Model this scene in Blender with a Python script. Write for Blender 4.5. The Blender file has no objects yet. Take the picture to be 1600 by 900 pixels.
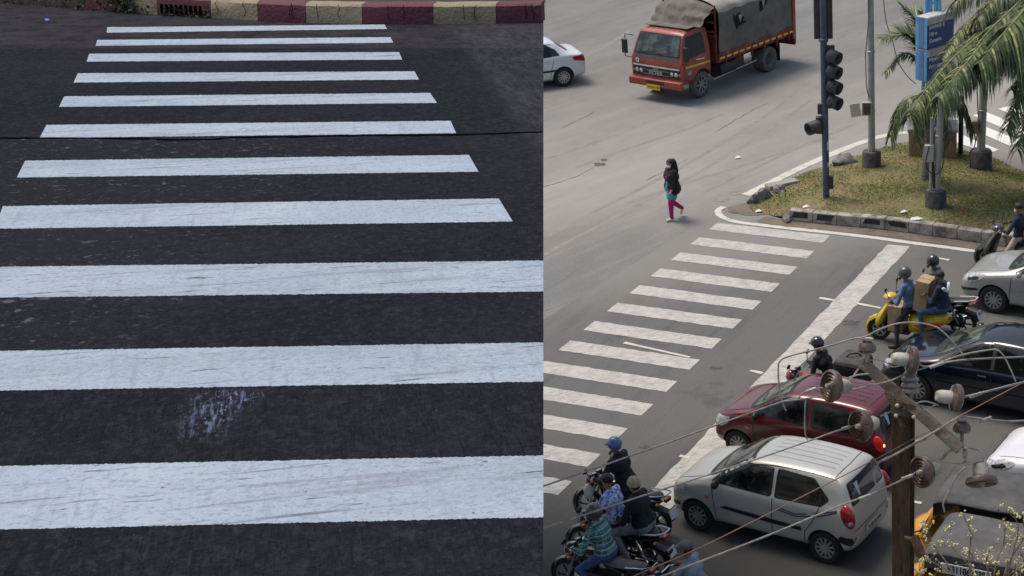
import bpy, bmesh, math, random
import numpy as np
from mathutils import Vector, Matrix, noise as mnoise
from mathutils.bvhtree import BVHTree
from mathutils.geometry import delaunay_2d_cdt
random.seed(7)
sc = bpy.context.scene
col = sc.collection
PI = math.pi
# ------------------------------------------------------------------ camera
FPX, PIT, ROLL, PPX, PPY, H = 2614.2, .3878, -.0279, 1225.0, 450.0, 14.2
F_ = Vector((0, math.cos(PIT), -math.sin(PIT)))
R0 = Vector((1, 0, 0)); U0 = R0.cross(F_)
R_ = R0*math.cos(ROLL)+U0*math.sin(ROLL); U_ = -R0*math.sin(ROLL)+U0*math.cos(ROLL)
CAM = Vector((0, 0, H))
def ray(x, y): return F_ + R_*((x-PPX)/FPX) - U_*((y-PPY)/FPX)
def G(x, y, h=0.0):
    d = ray(x, y); return CAM - d*((H-h)/d.z)
def P(x, y, z): return CAM + ray(x, y)*z
NW = (U_*.9622 - F_*.2723).normalized(); HD = 2.5
def D(x, y, hh=0.0):
    d = ray(x, y); return CAM + d*((-HD+hh)/d.dot(NW))
cd = bpy.data.cameras.new('camera'); cam = bpy.data.objects.new('camera', cd); col.objects.link(cam)
cd.sensor_width = 36; cd.lens = FPX/1600*36; cd.shift_x = -(PPX-800)/1600; cd.shift_y = 0
cd.clip_start = .1; cd.clip_end = 3000
M = Matrix((R_, U_, -F_)).transposed().to_4x4(); M.translation = CAM
cam.matrix_world = M; sc.camera = cam
# ------------------------------------------------------------------ light
w = bpy.data.worlds.new('World'); sc.world = w; w.use_nodes = True
nt = w.node_tree; bg = nt.nodes['Background']
sky = nt.nodes.new('ShaderNodeTexSky'); sky.sky_type = 'NISHITA'; sky.sun_disc = False
SUN_EL, SUN_AZ = math.radians(66), math.radians(-55)      # azimuth from +Y towards +X
sky.sun_elevation = SUN_EL; sky.sun_rotation = SUN_AZ; sky.dust_density = 4; sky.air_density = 1.2; sky.ozone_density = 1
nt.links.new(sky.outputs[0], bg.inputs[0]); bg.inputs[1].default_value = .135
sd = bpy.data.lights.new('sun', 'SUN'); sun = bpy.data.objects.new('sun', sd); col.objects.link(sun)
sd.energy = 2.3; sd.angle = math.radians(24); sd.color = (1, .945, .86)
sdir = Vector((math.sin(SUN_AZ)*math.cos(SUN_EL), math.cos(SUN_AZ)*math.cos(SUN_EL), math.sin(SUN_EL)))
sun.rotation_euler = sdir.to_track_quat('Z', 'Y').to_euler(); sun.location = (0, 30, 40)
sc.view_settings.view_transform = 'Standard'; sc.view_settings.look = 'None'; sc.view_settings.exposure = 0
# ------------------------------------------------------------------ materials
MATS = {}
def mat(name, c, rough=.6, metal=0.0, var=.12, scale=6.0, bump=0.0, coat=0.0, emit=None, c2=None, stretch=None, thr=None, spec=None, wcoord=False, bscale=None):
    if name in MATS: return MATS[name]
    m = bpy.data.materials.new(name); m.use_nodes = True; N = m.node_tree.nodes; L = m.node_tree.links
    b = N['Principled BSDF']; b.inputs['Roughness'].default_value = rough; b.inputs['Metallic'].default_value = metal
    if coat: b.inputs['Coat Weight'].default_value = coat; b.inputs['Coat Roughness'].default_value = .06
    if spec is not None: b.inputs['Specular IOR Level'].default_value = spec
    if emit: b.inputs['Emission Color'].default_value = (*emit[:3], 1); b.inputs['Emission Strength'].default_value = emit[3]
    tc = N.new('ShaderNodeTexCoord'); src = tc.outputs['Object']
    if wcoord:
        g = N.new('ShaderNodeNewGeometry'); src = g.outputs['Position']
    if stretch:
        mp = N.new('ShaderNodeMapping'); mp.inputs['Scale'].default_value = stretch; L.new(src, mp.inputs[0]); src = mp.outputs[0]
    n = N.new('ShaderNodeTexNoise'); n.inputs['Scale'].default_value = scale; n.inputs['Detail'].default_value = 6; n.inputs['Roughness'].default_value = .65
    L.new(src, n.inputs['Vector'])
    r = N.new('ShaderNodeValToRGB'); L.new(n.outputs[0], r.inputs[0])
    a = c2 if c2 else tuple(x*(1-var*1.6) for x in c); bb = c if c2 else tuple(min(1, x*(1+var)) for x in c)
    t = thr or (.32, .68)
    r.color_ramp.elements[0].position = t[0]; r.color_ramp.elements[1].position = t[1]
    r.color_ramp.elements[0].color = (*a, 1); r.color_ramp.elements[1].color = (*bb, 1)
    L.new(r.outputs[0], b.inputs['Base Color'])
    if bump:
        n2 = N.new('ShaderNodeTexNoise'); n2.inputs['Scale'].default_value = bscale or scale*4; n2.inputs['Detail'].default_value = 4; L.new(src, n2.inputs['Vector'])
        bp = N.new('ShaderNodeBump'); bp.inputs['Strength'].default_value = bump; bp.inputs['Distance'].default_value = .02
        L.new(n2.outputs[0], bp.inputs['Height']); L.new(bp.outputs[0], b.inputs['Normal'])
    MATS[name] = m; return m
def layered(name, base, layers, rough=.85, bump=.3, bscale=60, spec=.3):
    """base colour with stacked noise layers in world space: (scale, stretch, lo, hi, colour, factor)"""
    m = bpy.data.materials.new(name); m.use_nodes = True; N = m.node_tree.nodes; L = m.node_tree.links
    b = N['Principled BSDF']; b.inputs['Roughness'].default_value = rough; b.inputs['Specular IOR Level'].default_value = spec
    g = N.new('ShaderNodeNewGeometry'); prev = None
    for i, (s, st, lo, hi, c, f, *masks) in enumerate(layers):
        mp = N.new('ShaderNodeMapping'); mp.inputs['Scale'].default_value = st[:3]; mp.inputs['Location'].default_value = (i*7.3, i*3.1, 0)
        if len(st) > 3: mp.vector_type = 'TEXTURE'; mp.inputs['Scale'].default_value = tuple(1/v for v in st[:3]); mp.inputs['Rotation'].default_value = (0, 0, st[3])
        L.new(g.outputs['Position'], mp.inputs[0])
        n = N.new('ShaderNodeTexNoise'); n.inputs['Scale'].default_value = s; n.inputs['Detail'].default_value = 7; n.inputs['Roughness'].default_value = .68
        L.new(mp.outputs[0], n.inputs['Vector'])
        mr = N.new('ShaderNodeMapRange'); mr.inputs[1].default_value = lo; mr.inputs[2].default_value = hi; mr.inputs[3].default_value = 0; mr.inputs[4].default_value = f
        L.new(n.outputs[0], mr.inputs[0])
        fac = mr.outputs[0]
        for (org, dr, l0, h0, wob) in (masks[0] if masks else []):
            ad = N.new('ShaderNodeVectorMath'); ad.operation = 'SUBTRACT'; L.new(g.outputs['Position'], ad.inputs[0]); ad.inputs[1].default_value = org
            dt = N.new('ShaderNodeVectorMath'); dt.operation = 'DOT_PRODUCT'; L.new(ad.outputs[0], dt.inputs[0]); dt.inputs[1].default_value = dr
            wn = N.new('ShaderNodeTexNoise'); wn.inputs['Scale'].default_value = 1.6; wn.inputs['Detail'].default_value = 5; L.new(g.outputs['Position'], wn.inputs['Vector'])
            wm = N.new('ShaderNodeMath'); wm.operation = 'MULTIPLY_ADD'; L.new(wn.outputs[0], wm.inputs[0]); wm.inputs[1].default_value = wob*2; L.new(dt.outputs['Value'], wm.inputs[2])
            ms = N.new('ShaderNodeMapRange'); ms.interpolation_type = 'SMOOTHSTEP'; ms.inputs[1].default_value = l0+wob; ms.inputs[2].default_value = h0+wob; L.new(wm.outputs[0], ms.inputs[0])
            mu = N.new('ShaderNodeMath'); mu.operation = 'MULTIPLY'; L.new(fac, mu.inputs[0]); L.new(ms.outputs[0], mu.inputs[1]); fac = mu.outputs[0]
        mx = N.new('ShaderNodeMix'); mx.data_type = 'RGBA'; L.new(fac, mx.inputs[0])
        mx.inputs[6].default_value = (*base, 1); mx.inputs[7].default_value = (*c, 1)
        if prev: L.new(prev, mx.inputs[6])
        prev = mx.outputs[2]
    L.new(prev, b.inputs['Base Color'])
    n2 = N.new('ShaderNodeTexNoise'); n2.inputs['Scale'].default_value = bscale; n2.inputs['Detail'].default_value = 5; L.new(g.outputs['Position'], n2.inputs['Vector'])
    bp = N.new('ShaderNodeBump'); bp.inputs['Strength'].default_value = bump; bp.inputs['Distance'].default_value = .015
    L.new(n2.outputs[0], bp.inputs['Height']); L.new(bp.outputs[0], b.inputs['Normal'])
    MATS[name] = m; return m
ST = (1, 1, 1); HD0 = -.3938
_sd = G(1250, 140)-G(850, 292); SA = math.atan2(_sd.y, _sd.x)
road_m = layered('street_asphalt', (.168, .162, .150), [
    (.06, (1, 1, 1), .42, .62, (.245, .238, .224), .9), (.5, (.25, 1.3, 1, SA), .44, .62, (.140, .137, .131), .6),
    (1.3, (.07, 1.9, 1, SA), .54, .68, (.27, .255, .232), .6), (3.5, (.05, 2.2, 1, SA-.12), .58, .70, (.085, .082, .078), .55), (3.0, (.06, 2.0, 1, SA+.25), .60, .70, (.095, .092, .088), .5),
    (16, ST, .50, .70, (.29, .28, .262), .5), (18, ST, .30, .46, (.09, .087, .083), .0), (28, ST, .52, .68, (.085, .083, .08), .6), (.8, ST, .62, .72, (.115, .105, .095), .6), (.35, (.3, 1, 1, SA), .15, .6, (.35, .332, .30), .85, [(tuple(G(900, 60)), tuple((G(1094, 240)-G(900, 60)).normalized()), 0.0, 18.0, 2.0), (tuple(G(985, 415)), tuple((G(1000, 400)-G(1085, 470)).normalized()), -2.0, 7.0, 1.5)])], bscale=25, bump=.5)
queue_m = layered('queue_lane_asphalt', (.128, .126, .117), [
    (.25, ST, .42, .65, (.128, .124, .119), .8), (1.6, (1.2, .12, 1, HD0), .52, .70, (.072, .070, .068), .7),
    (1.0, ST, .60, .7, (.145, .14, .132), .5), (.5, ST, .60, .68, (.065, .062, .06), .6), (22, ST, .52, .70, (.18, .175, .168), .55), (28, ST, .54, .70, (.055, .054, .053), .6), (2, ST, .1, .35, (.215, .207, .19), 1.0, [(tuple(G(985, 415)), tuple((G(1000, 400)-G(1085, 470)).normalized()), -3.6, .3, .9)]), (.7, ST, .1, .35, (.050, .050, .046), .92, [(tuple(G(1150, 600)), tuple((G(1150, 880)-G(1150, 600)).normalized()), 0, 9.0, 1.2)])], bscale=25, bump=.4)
zebra_m = layered('worn_street_paint', (.52, .50, .45), [
    (3, ST, .44, .66, (.36, .35, .32), .8), (9, (.5, 2.2, 1, .4), .50, .66, (.22, .215, .20), .8), (40, ST, .54, .68, (.18, .175, .165), .65)], bump=.2)
line_m = layered('edge_line_paint', (.60, .57, .50), [(2.5, ST, .5, .7, (.36, .33, .27), .8), (30, ST, .56, .7, (.25, .24, .22), .6)], bump=.2)
far_zebra_m = layered('bright_street_paint', (.72, .71, .67), [(4, ST, .55, .75, (.42, .41, .38), .7)], bump=.2)
dirt_m = layered('roadside_dirt', (.19, .155, .12), [(2, ST, .45, .65, (.11, .085, .065), .8), (20, ST, .55, .7, (.3, .27, .22), .6)], bump=.8)
earth_m = layered('distant_earth', (.20, .18, .14), [(.2, ST, .4, .7, (.12, .12, .08), .8)])
concrete_m = layered('aged_concrete', (.34, .32, .29), [(1.5, ST, .45, .65, (.2, .185, .165), .8), (25, ST, .55, .75, (.42, .4, .37), .5)], bump=.6)
soil_m = layered('lawn_soil', (.16, .165, .06), [(.55, ST, .42, .60, (.30, .22, .12), .9), (3, ST, .47, .62, (.26, .20, .11), .7), (.8, (1, 1, 1, .9), .54, .66, (.17, .105, .065), .85), (14, ST, .5, .65, (.08, .09, .03), .6)], bump=1.0, bscale=30)
_d0 = D(849, 1500); _d1 = D(849, -26); _fw = (_d1-_d0).normalized(); DL = (D(-420, -26)-_d1).normalized(); DB = NW.cross(DL).normalized()
if DB.dot(F_) < 0: DB = -DB
_dv = D(445, 520)-D(440, 880); DA = math.atan2(_dv.y, _dv.x)-PI/2
def MK(px, py, dr, w0, w1, wob=.15): return (tuple(D(px, py)), tuple(dr), w0, w1, wob)
brown_mask = [MK(400, 76, DB, -.02, .12, .04)]
speck_mask = [MK(280, 400, DL, -.8, .9, .6), MK(0, 212, -DB, -.02, .02, 0), MK(0, 600, DB, -.1, .9, .5)]
scuff_mask = [MK(268, 640, -DL, 0, .22, .2), MK(406, 640, DL, 0, .1, .15), MK(330, 606, -DB, 0, .06, .0), MK(330, 705, DB, 0, .35, .15)]
greyb_dir = (D(849, 250)-D(700, 38)); greyb_dir = greyb_dir.cross(NW).normalized()
if greyb_dir.dot(DL) > 0: greyb_dir = -greyb_dir
greyb_mask = [MK(775, 144, greyb_dir, -.1, .12, .06), MK(800, 37, -DB, -.05, .0, 0)]
deck_m = layered('dark_cool_asphalt', (.0120, .0142, .0190), [  # dry asphalt; the left road's dimmer, bluer light is put into its colour
    (.5, ST, .42, .62, (.0185, .0188, .0250), .9), (9, ST, .50, .72, (.027, .028, .038), .7), (26, (1, .5, 1, DA), .50, .66, (.038, .039, .052), .6), (34, ST, .52, .66, (.004, .004, .006), .6),
    (62, (1.6, .018, 1, DA), .50, .66, (.006, .006, .0085), .65, [MK(400, 520, -DB, -.1, .7, .2)]), (50, (1.6, .014, 1, DA), .60, .70, (.050, .051, .068), .5, [MK(400, 560, -DB, -.1, .8, .2)]),
    (2.0, (.4, 1.6, 1, DA), .60, .76, (.026, .027, .033), .6), (70, ST, .63, .70, (.105, .112, .13), .55), (36, ST, .68, .71, (.20, .21, .24), .6), (3, ST, .35, .7, (.052, .045, .050), .9, brown_mask), (22, (1, .3, 1, DA), .58, .70, (.10, .09, .09), .5, brown_mask),
    (17, (.8, .8, 1, DA), .60, .64, (.17, .17, .19), .85, speck_mask), (36, (.8, .8, 1, DA), .58, .65, (.10, .10, .12), .6, speck_mask), (1, ST, .2, .6, (.020, .020, .025), .6, speck_mask),
    (7, (2, .35, 1, DA), .36, .70, (.075, .076, .088), .6, greyb_mask), (30, (.4, .4, 1, DA), .50, .64, (.020, .020, .026), .6, greyb_mask),
    (26, (1.6, .10, 1, DA), .53, .62, (.13, .16, .26), .8, scuff_mask), (60, (1, .25, 1, DA), .54, .62, (.24, .29, .42), .5, scuff_mask), (5, ST, .56, .66, (.10, .12, .20), .5, scuff_mask)], rough=.95, bscale=45, bump=1.0, spec=.03)
deckstripe_m = layered('fresh_white_paint', (.345, .395, .48), [  # white paint, with the left road's cooler, dimmer light mixed into the colour
    (1.0, (.3, 2.0, 1, DA), .42, .66, (.265, .325, .375), .9), (1.6, ST, .5, .72, (.41, .48, .53), .7), (30, ST, .50, .62, (.19, .235, .275), .6), (45, (.6, 1, 1, DA), .55, .66, (.50, .54, .62), .45),
    (16, (1.5, .03, 1, DA), .56, .66, (.225, .255, .32), .45), (2.2, (.22, 2.6, 1, DA), .58, .64, (.19, .205, .245), .55), (8, (.30, 2.4, 1, DA), .625, .655, (.045, .047, .062), .85), (5, (.12, 3.5, 1, DA), .62, .65, (.09, .095, .12), .7), (14, ST, .66, .69, (.05, .052, .065), .8), (26, (.5, 1.2, 1, DA), .66, .70, (.04, .042, .055), .8)], rough=.8, bump=.5, bscale=60, spec=.1)
kerbtone = 1
# ------------------------------------------------------------------ mesh collecting
class MB:
    def __init__(s): s.v = []; s.f = []
    def add(s, vs, fs):
        o = len(s.v); s.v += [tuple(v) for v in vs]; s.f += [tuple(i+o for i in f) for f in fs]; return s
    def box(s, c, d, rot=None, taper=1.0, bev=0):
        x, y, z = d[0]/2, d[1]/2, d[2]/2
        vs = [Vector((sx*x*(taper if sz > 0 else 1), sy*y*(taper if sz > 0 else 1), sz*z)) for sz in (-1, 1) for sy in (-1, 1) for sx in (-1, 1)]
        if rot is not None:
            m = rot if isinstance(rot, Matrix) else Matrix.Rotation(rot, 3, 'Z')
            vs = [m @ v for v in vs]
        c = Vector(c)
        return s.add([v+c for v in vs], [(0, 2, 3, 1), (4, 5, 7, 6), (0, 1, 5, 4), (2, 6, 7, 3), (0, 4, 6, 2), (1, 3, 7, 5)])
    def beam(s, a, b, wd, ht, up=(0, 0, 1)):
        a = Vector(a); b = Vector(b); d = (b-a); l = d.length; d.normalize()
        u = Vector(up); y = u.cross(d); y.normalize(); z = d.cross(y)
        return s.box((a+b)/2, (l, wd, ht), Matrix((d, y, z)).transposed())
    def tube(s, pts, r, seg=8, cap=True):
        pts = [Vector(p) for p in pts]; n = len(pts); rs = r if isinstance(r, (list, tuple)) else [r]*n
        vs = []; fs = []; prev = None
        for i, p in enumerate(pts):
            d = (pts[min(i+1, n-1)]-pts[max(i-1, 0)]).normalized()
            if prev is None:
                a = Vector((0, 0, 1)) if abs(d.z) < .9 else Vector((1, 0, 0)); x = d.cross(a).normalized()
            else: x = (prev-d*prev.dot(d)).normalized()
            prev = x; y = d.cross(x)
            for k in range(seg):
                t = 2*PI*k/seg; vs.append(p+(x*math.cos(t)+y*math.sin(t))*rs[i])
        for i in range(n-1):
            for k in range(seg):
                k2 = (k+1) % seg; fs.append((i*seg+k, i*seg+k2, (i+1)*seg+k2, (i+1)*seg+k))
        if cap: fs.append(tuple(range(seg-1, -1, -1))); fs.append(tuple((n-1)*seg+k for k in range(seg)))
        return s.add(vs, fs)
    def lathe(s, prof, o=(0, 0, 0), ax=(0, 0, 1), seg=20, sweep=2*PI, start=0):
        ax = Vector(ax).normalized(); a = Vector((0, 0, 1)) if abs(ax.z) < .9 else Vector((1, 0, 0))
        x = ax.cross(a).normalized(); y = ax.cross(x); o = Vector(o); vs = []; fs = []; full = sweep > 6.28; ns = seg if full else seg+1
        for (r, h) in prof:
            for k in range(ns):
                t = start+sweep*k/seg; vs.append(o+ax*h+(x*math.cos(t)+y*math.sin(t))*r)
        for i in range(len(prof)-1):
            for k in range(seg):
                k2 = (k+1) % ns if full else k+1; fs.append((i*ns+k, i*ns+k2, (i+1)*ns+k2, (i+1)*ns+k))
        return s.add(vs, fs)
    def ball(s, c, r, seg=14, rings=8, rot=None, zmin=-1):
        r = (r, r, r) if not isinstance(r, (tuple, list)) else r; vs = []; fs = []; c = Vector(c)
        a0 = math.acos(max(-1, min(1, zmin)))
        for i in range(rings+1):
            ph = a0*i/rings
            for k in range(seg):
                t = 2*PI*k/seg; v = Vector((r[0]*math.sin(ph)*math.cos(t), r[1]*math.sin(ph)*math.sin(t), r[2]*math.cos(ph)))
                if rot is not None: v = rot @ v
                vs.append(c+v)
        for i in range(rings):
            for k in range(seg): k2 = (k+1) % seg; fs.append((i*seg+k, (i+1)*seg+k, (i+1)*seg+k2, i*seg+k2))
        return s.add(vs, fs)
    def prism(s, poly, a, b, ax='y'):
        """extrude a 2-D polygon between a and b along an axis"""
        def mk(p, q): return (p[0], q, p[1]) if ax == 'y' else ((p[0], p[1], q) if ax == 'z' else (q, p[0], p[1]))
        n = len(poly); vs = [mk(p, a) for p in poly]+[mk(p, b) for p in poly]
        return s.add(vs, [tuple(range(n)), tuple(range(2*n-1, n-1, -1))]+[(i, i+n, (i+1) % n+n, (i+1) % n) for i in range(n)])
    def sheet(s, pts): return s.add(pts, [tuple(range(len(pts)))])
    def build(s, name, m, parent=None, smooth=True, bevel=0, sub=0, keep=False):
        me = bpy.data.meshes.new(name); me.from_pydata(s.v, [], s.f); me.materials.append(m)
        bm = bmesh.new(); bm.from_mesh(me)
        if not keep: bmesh.ops.remove_doubles(bm, verts=bm.verts, dist=1e-5)
        bmesh.ops.recalc_face_normals(bm, faces=bm.faces); bm.to_mesh(me); bm.free()
        if smooth: 
            me.polygons.foreach_set('use_smooth', [True]*len(me.polygons)); me.set_sharp_from_angle(angle=math.radians(38))
        o = bpy.data.objects.new(name, me); col.objects.link(o)
        if parent: o.parent = parent
        if bevel:
            b = o.modifiers.new('bevel', 'BEVEL'); b.width = bevel; b.segments = 2; b.limit_method = 'ANGLE'; b.angle_limit = math.radians(40); b.harden_normals = False
        if sub:
            q = o.modifiers.new('sub', 'SUBSURF'); q.levels = sub; q.render_levels = sub
        return o
def tag(o, label=None, cat=None, group=None, kind=None):
    if label: o['label'] = label
    if cat: o['category'] = cat
    if group: o['group'] = group
    if kind: o['kind'] = kind
    return o
def empty(name, loc=(0, 0, 0), rz=0, label=None, cat=None, group=None):
    o = bpy.data.objects.new(name, None); o.empty_display_size = .2; col.objects.link(o); o.location = loc; o.rotation_euler = (0, 0, rz)
    return tag(o, label, cat, group)
def struct(o): o['kind'] = 'structure'; return o
def catmull(pts, n=6):
    pts = [Vector(p) for p in pts]; q = [pts[0]*2-pts[1]]+pts+[pts[-1]*2-pts[-2]]; out = []
    for i in range(1, len(q)-2):
        for k in range(n):
            t = k/n; a, b, c, d = q[i-1:i+3]
            out.append(.5*((2*b)+(c-a)*t+(2*a-5*b+4*c-d)*t*t+(3*b-a-3*c+d)*t**3))
    out.append(pts[-1]); return out
def text(body, size, m, parent, loc, rot, name='lettering', depth=.004, ax='CENTER', xs=1.0, bold=0):
    cu = bpy.data.curves.new(name, 'FONT'); cu.body = body; cu.size = size; cu.extrude = depth; cu.align_x = ax; cu.align_y = 'CENTER'; cu.offset = bold
    t = bpy.data.objects.new(name, cu); col.objects.link(t); dg = bpy.context.evaluated_depsgraph_get()
    me = bpy.data.meshes.new_from_object(t.evaluated_get(dg)); bpy.data.objects.remove(t)
    me.materials.clear(); me.materials.append(m)
    o = bpy.data.objects.new(name, me); col.objects.link(o); o.location = loc; o.rotation_euler = rot; o.scale = (xs, 1, 1)
    if parent: o.parent = parent
    return o
# common materials
rubber = mat('tyre_rubber', (.022, .021, .02), .85, var=.3, scale=12, bump=.3)
dusty_rubber = mat('dusty_tyre_rubber', (.12, .11, .095), .9, var=.3, scale=10, bump=.3)
dusty_rim = mat('dusty_wheel_paint', (.30, .285, .25), .8, var=.3, scale=7)
steel = mat('bright_steel', (.55, .55, .55), .3, .9, .15)
alloy = mat('wheel_silver', (.42, .42, .41), .38, .6, .15)
blackp = mat('black_plastic', (.018, .018, .019), .5, 0, .3)
blackg = mat('black_gloss', (.010, .010, .012), .15, 0, .2, coat=.7)
under = mat('underbody_shadow', (.006, .006, .006), .95, 0, .2)
enginem = mat('engine_metal', (.13, .13, .125), .5, .7, .5, 14, .4)
glass = mat('car_glass', (.034, .036, .034), .08, 0, .6, 3.0, spec=.55, c2=(.004, .005, .005), thr=(.48, .62))
wglass = mat('windscreen_glass', (.11, .13, .11), .08, 0, .6, 2.6, spec=.7, c2=(.018, .024, .021), thr=(.42, .60))
lampglass = mat('headlamp_lens', (.52, .54, .54), .08, .2, .4, 18, spec=.9)
redlens = mat('red_lamp_lens', (.38, .012, .015), .12, 0, .4, 14, coat=.8)
litlens = mat("lit_brake_lens", (.45, .015, .01), .2, 0, .3, 10, emit=(1, .03, .015, .10)); hotlens = mat("brake_bulb_glow", (.8, .1, .05), .2, emit=(1, .25, .08, 4.0))
orangelens = mat('amber_lens', (.55, .16, .02), .2, coat=.6)
platew = mat('white_plate', (.66, .66, .62), .5)
platey = mat('yellow_plate', (.75, .45, .03), .5)
inkm = mat('black_ink', (.012, .012, .014), .6)
whitem = mat('white_plastic', (.72, .72, .70), .45)
skin1 = mat('brown_skin', (.26, .13, .082), .55, 0, .12, 9, spec=.35)
skin2 = mat('tan_skin', (.36, .19, .12), .55, 0, .12, 9, spec=.35)
hairm = mat('black_hair', (.010, .009, .009), .45, 0, .4, 40, .5)
card = mat('cardboard', (.42, .29, .16), .8, 0, .18, 4)
# ------------------------------------------------------------------ the street
def flat(name, pts, m, z): return struct(MB().sheet([Vector((p[0], p[1], z)) for p in pts]).build(name, m, smooth=False))
flat('ground', [(-1500, -600), (1500, -600), (1500, 2500), (-1500, 2500)], earth_m, -.01)
flat('road', [(-120, -20), (120, -20), (120, 190), (-120, 190)], road_m, 0)
q = [G(1121, 331), G(1160, 350), G(1300, 366), G(1519, 391), G(1900, 452), G(2300, 1400), G(300, 1400), G(560, 720), G(849, 500)]
flat('queue_road', q, queue_m, .004)
# zebra crossing on the street (stripes laid out on the ground plane)
yaw_c = -.3938; A_ = Vector((math.cos(yaw_c), math.sin(yaw_c), 0)); B_ = Vector((-math.sin(yaw_c), math.cos(yaw_c), 0))
O_ = Vector((-.1134*H, 2.7576*H, 0)); PITCH, LEN, WID = .0762*H, .2112*H, .0363*H
def rough_strip(a, b, c, d, n=24, jit=.012):
    """quad a-b-c-d (a-b and d-c long sides) with slightly ragged painted edges"""
    def edge(p, q): return [p.lerp(q, i/n)+Vector((random.uniform(-jit, jit), random.uniform(-jit, jit), 0))*(0 < i < n) for i in range(n+1)]
    return edge(a, b)+edge(c, d)
HEAD = math.pi+yaw_c
zc = empty('zebra_crossing', O_, 0, 'worn grey white zebra crossing in front of the waiting traffic', 'zebra crossing')
for k in range(15):
    a = O_-B_*(k*PITCH); p = [a, a+A_*LEN, a+A_*LEN-B_*WID, a-B_*WID]
    s_ = rough_strip(*[Vector((v.x, v.y, 0))-O_ for v in p], jit=.014)
    MB().sheet([Vector((v.x, v.y, .010)) for v in s_]).build('stripe', zebra_m, zc, smooth=False)
fz = empty('zebra_crossing', G(1540, 210), 0, 'bright white zebra crossing beyond the grass island', 'zebra crossing')
o0 = G(1540, 210)
for p in [((1483, 203.5), (1561, 234.4), (1544, 240), (1489, 221)), ((1484, 187.5), (1504.4, 184.5), (1597, 221), (1578, 228.5)),
          ((1520, 180.5), (1542, 176), (1680, 232), (1660, 240)), ((1560, 170.5), (1577, 166), (1715, 218), (1697, 226)), ((1595, 161), (1612, 157), (1750, 206), (1733, 213))]:
    g = [G(*c)-o0 for c in p]; MB().sheet([Vector((v.x, v.y, .010)) for v in rough_strip(g[0], g[1], g[2], g[3], 10, .02)]).build('stripe', far_zebra_m, fz, smooth=False)
sl = [G(1387, 382.5), G(1421.9, 385.3), G(950, 902), G(888, 902)]
sl[2] = sl[1]+(sl[2]-sl[1])*1.0; flat('stop_line', rough_strip(sl[0], sl[3], sl[2], sl[1], 70, .02), zebra_m, .011)
def strip(name, px, wd, m, z, n=8, s=True):
    c = catmull([G(*p) for p in px], n); L, Rr = [], []
    for i, p in enumerate(c):
        d = (c[min(i+1, len(c)-1)]-c[max(0, i-1)]).normalized(); nn = Vector((-d.y, d.x, 0)); jj = random.uniform(-.012, .012)
        L.append(Vector((p.x, p.y, z))+nn*(wd/2+jj)); Rr.append(Vector((p.x, p.y, z))-nn*(wd/2+jj))
    mb = MB(); k = len(c); mb.add(L+Rr, [(i, i+1, k+i+1, k+i) for i in range(k-1)])
    return struct(mb.build(name, m, smooth=False))
strip('edge_line', [(1427, 206), (1390.6, 210.6), (1362.5, 217.5), (1331, 228.4), (1300, 241), (1268.8, 254.4), (1237.5, 269), (1206, 284.7), (1175, 300.3), (1165, 305)], .27, line_m, .009)
strip('edge_line', [(1131, 323.5), (1122.5, 329), (1124, 336), (1136, 343), (1156, 348.2), (1193.8, 352.8), (1240.6, 358.2), (1303, 364.6), (1365.6, 372), (1428, 380.5), (1475, 386.5), (1519, 392.5), (1620, 407)], .17, line_m, .013)
for a in [[(1280, 466), (1304, 470)], [(1340, 475), (1376, 482)], [(1172, 579.5), (1192, 584)], [(1062, 713), (1078, 716)], [(1467, 404), (1483, 407)], [(1400, 780), (1440, 787)], [(975, 536), (1078, 559)]]:
    strip('lane_line', a, .09, line_m, .014, 3)
def blob(name, cx, cy, rx, ry, m, z, n=22, jit=.3):
    return flat(name, [G(cx+rx*math.cos(t)*k, cy+ry*math.sin(t)*k) for t, k in ((2*PI*i/n, 1+random.uniform(-jit, jit)) for i in range(n))], m, z)
patch_m = layered('asphalt_patch', (.095, .09, .085), [(6, ST, .4, .7, (.15, .14, .13), .7)]); pale_m = layered('pale_worn_ground', (.30, .265, .22), [(5, ST, .42, .65, (.17, .15, .12), .8)], bump=.6)
blob('road_patch', 936, 257, 9, 3, patch_m, .006); blob('road_patch', 944, 250, 5, 2, patch_m, .006)
blob('worn_patch', 1128, 312, 13, 3.5, pale_m, .006); blob('worn_patch', 1153, 301, 13, 4, pale_m, .007)
# thin repaired cracks on the far road
crack_m = mat('tar_crack', (.11, .105, .10), .9)
for px in [[(850, 292), (900, 276), (930, 260)], [(1010, 282), (1050, 262), (1075, 248)], [(1120, 205), (1180, 170), (1200, 162)], [(880, 200), (930, 174)]]:
    pp = catmull([G(*p) for p in px], 8); mb = MB()
    for i in range(len(pp)-1):
        d = (pp[i+1]-pp[i]); nn = Vector((-d.y, d.x, 0)).normalized()*random.uniform(.004, .016); j = nn*random.uniform(-2, 2)
        mb.sheet([Vector((v.x, v.y, .005)) for v in (pp[i]-nn+j, pp[i+1]-nn+j, pp[i+1]+nn+j, pp[i]+nn+j)])
    struct(mb.build('road_crack', crack_m, smooth=False))
tyre_m = layered('faint_tyre_mark', (.215, .205, .187), [(2.5, ST, .35, .62, (.285, .272, .25), 1.0), (20, ST, .5, .65, (.16, .153, .14), .5)], bump=.4)
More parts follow.
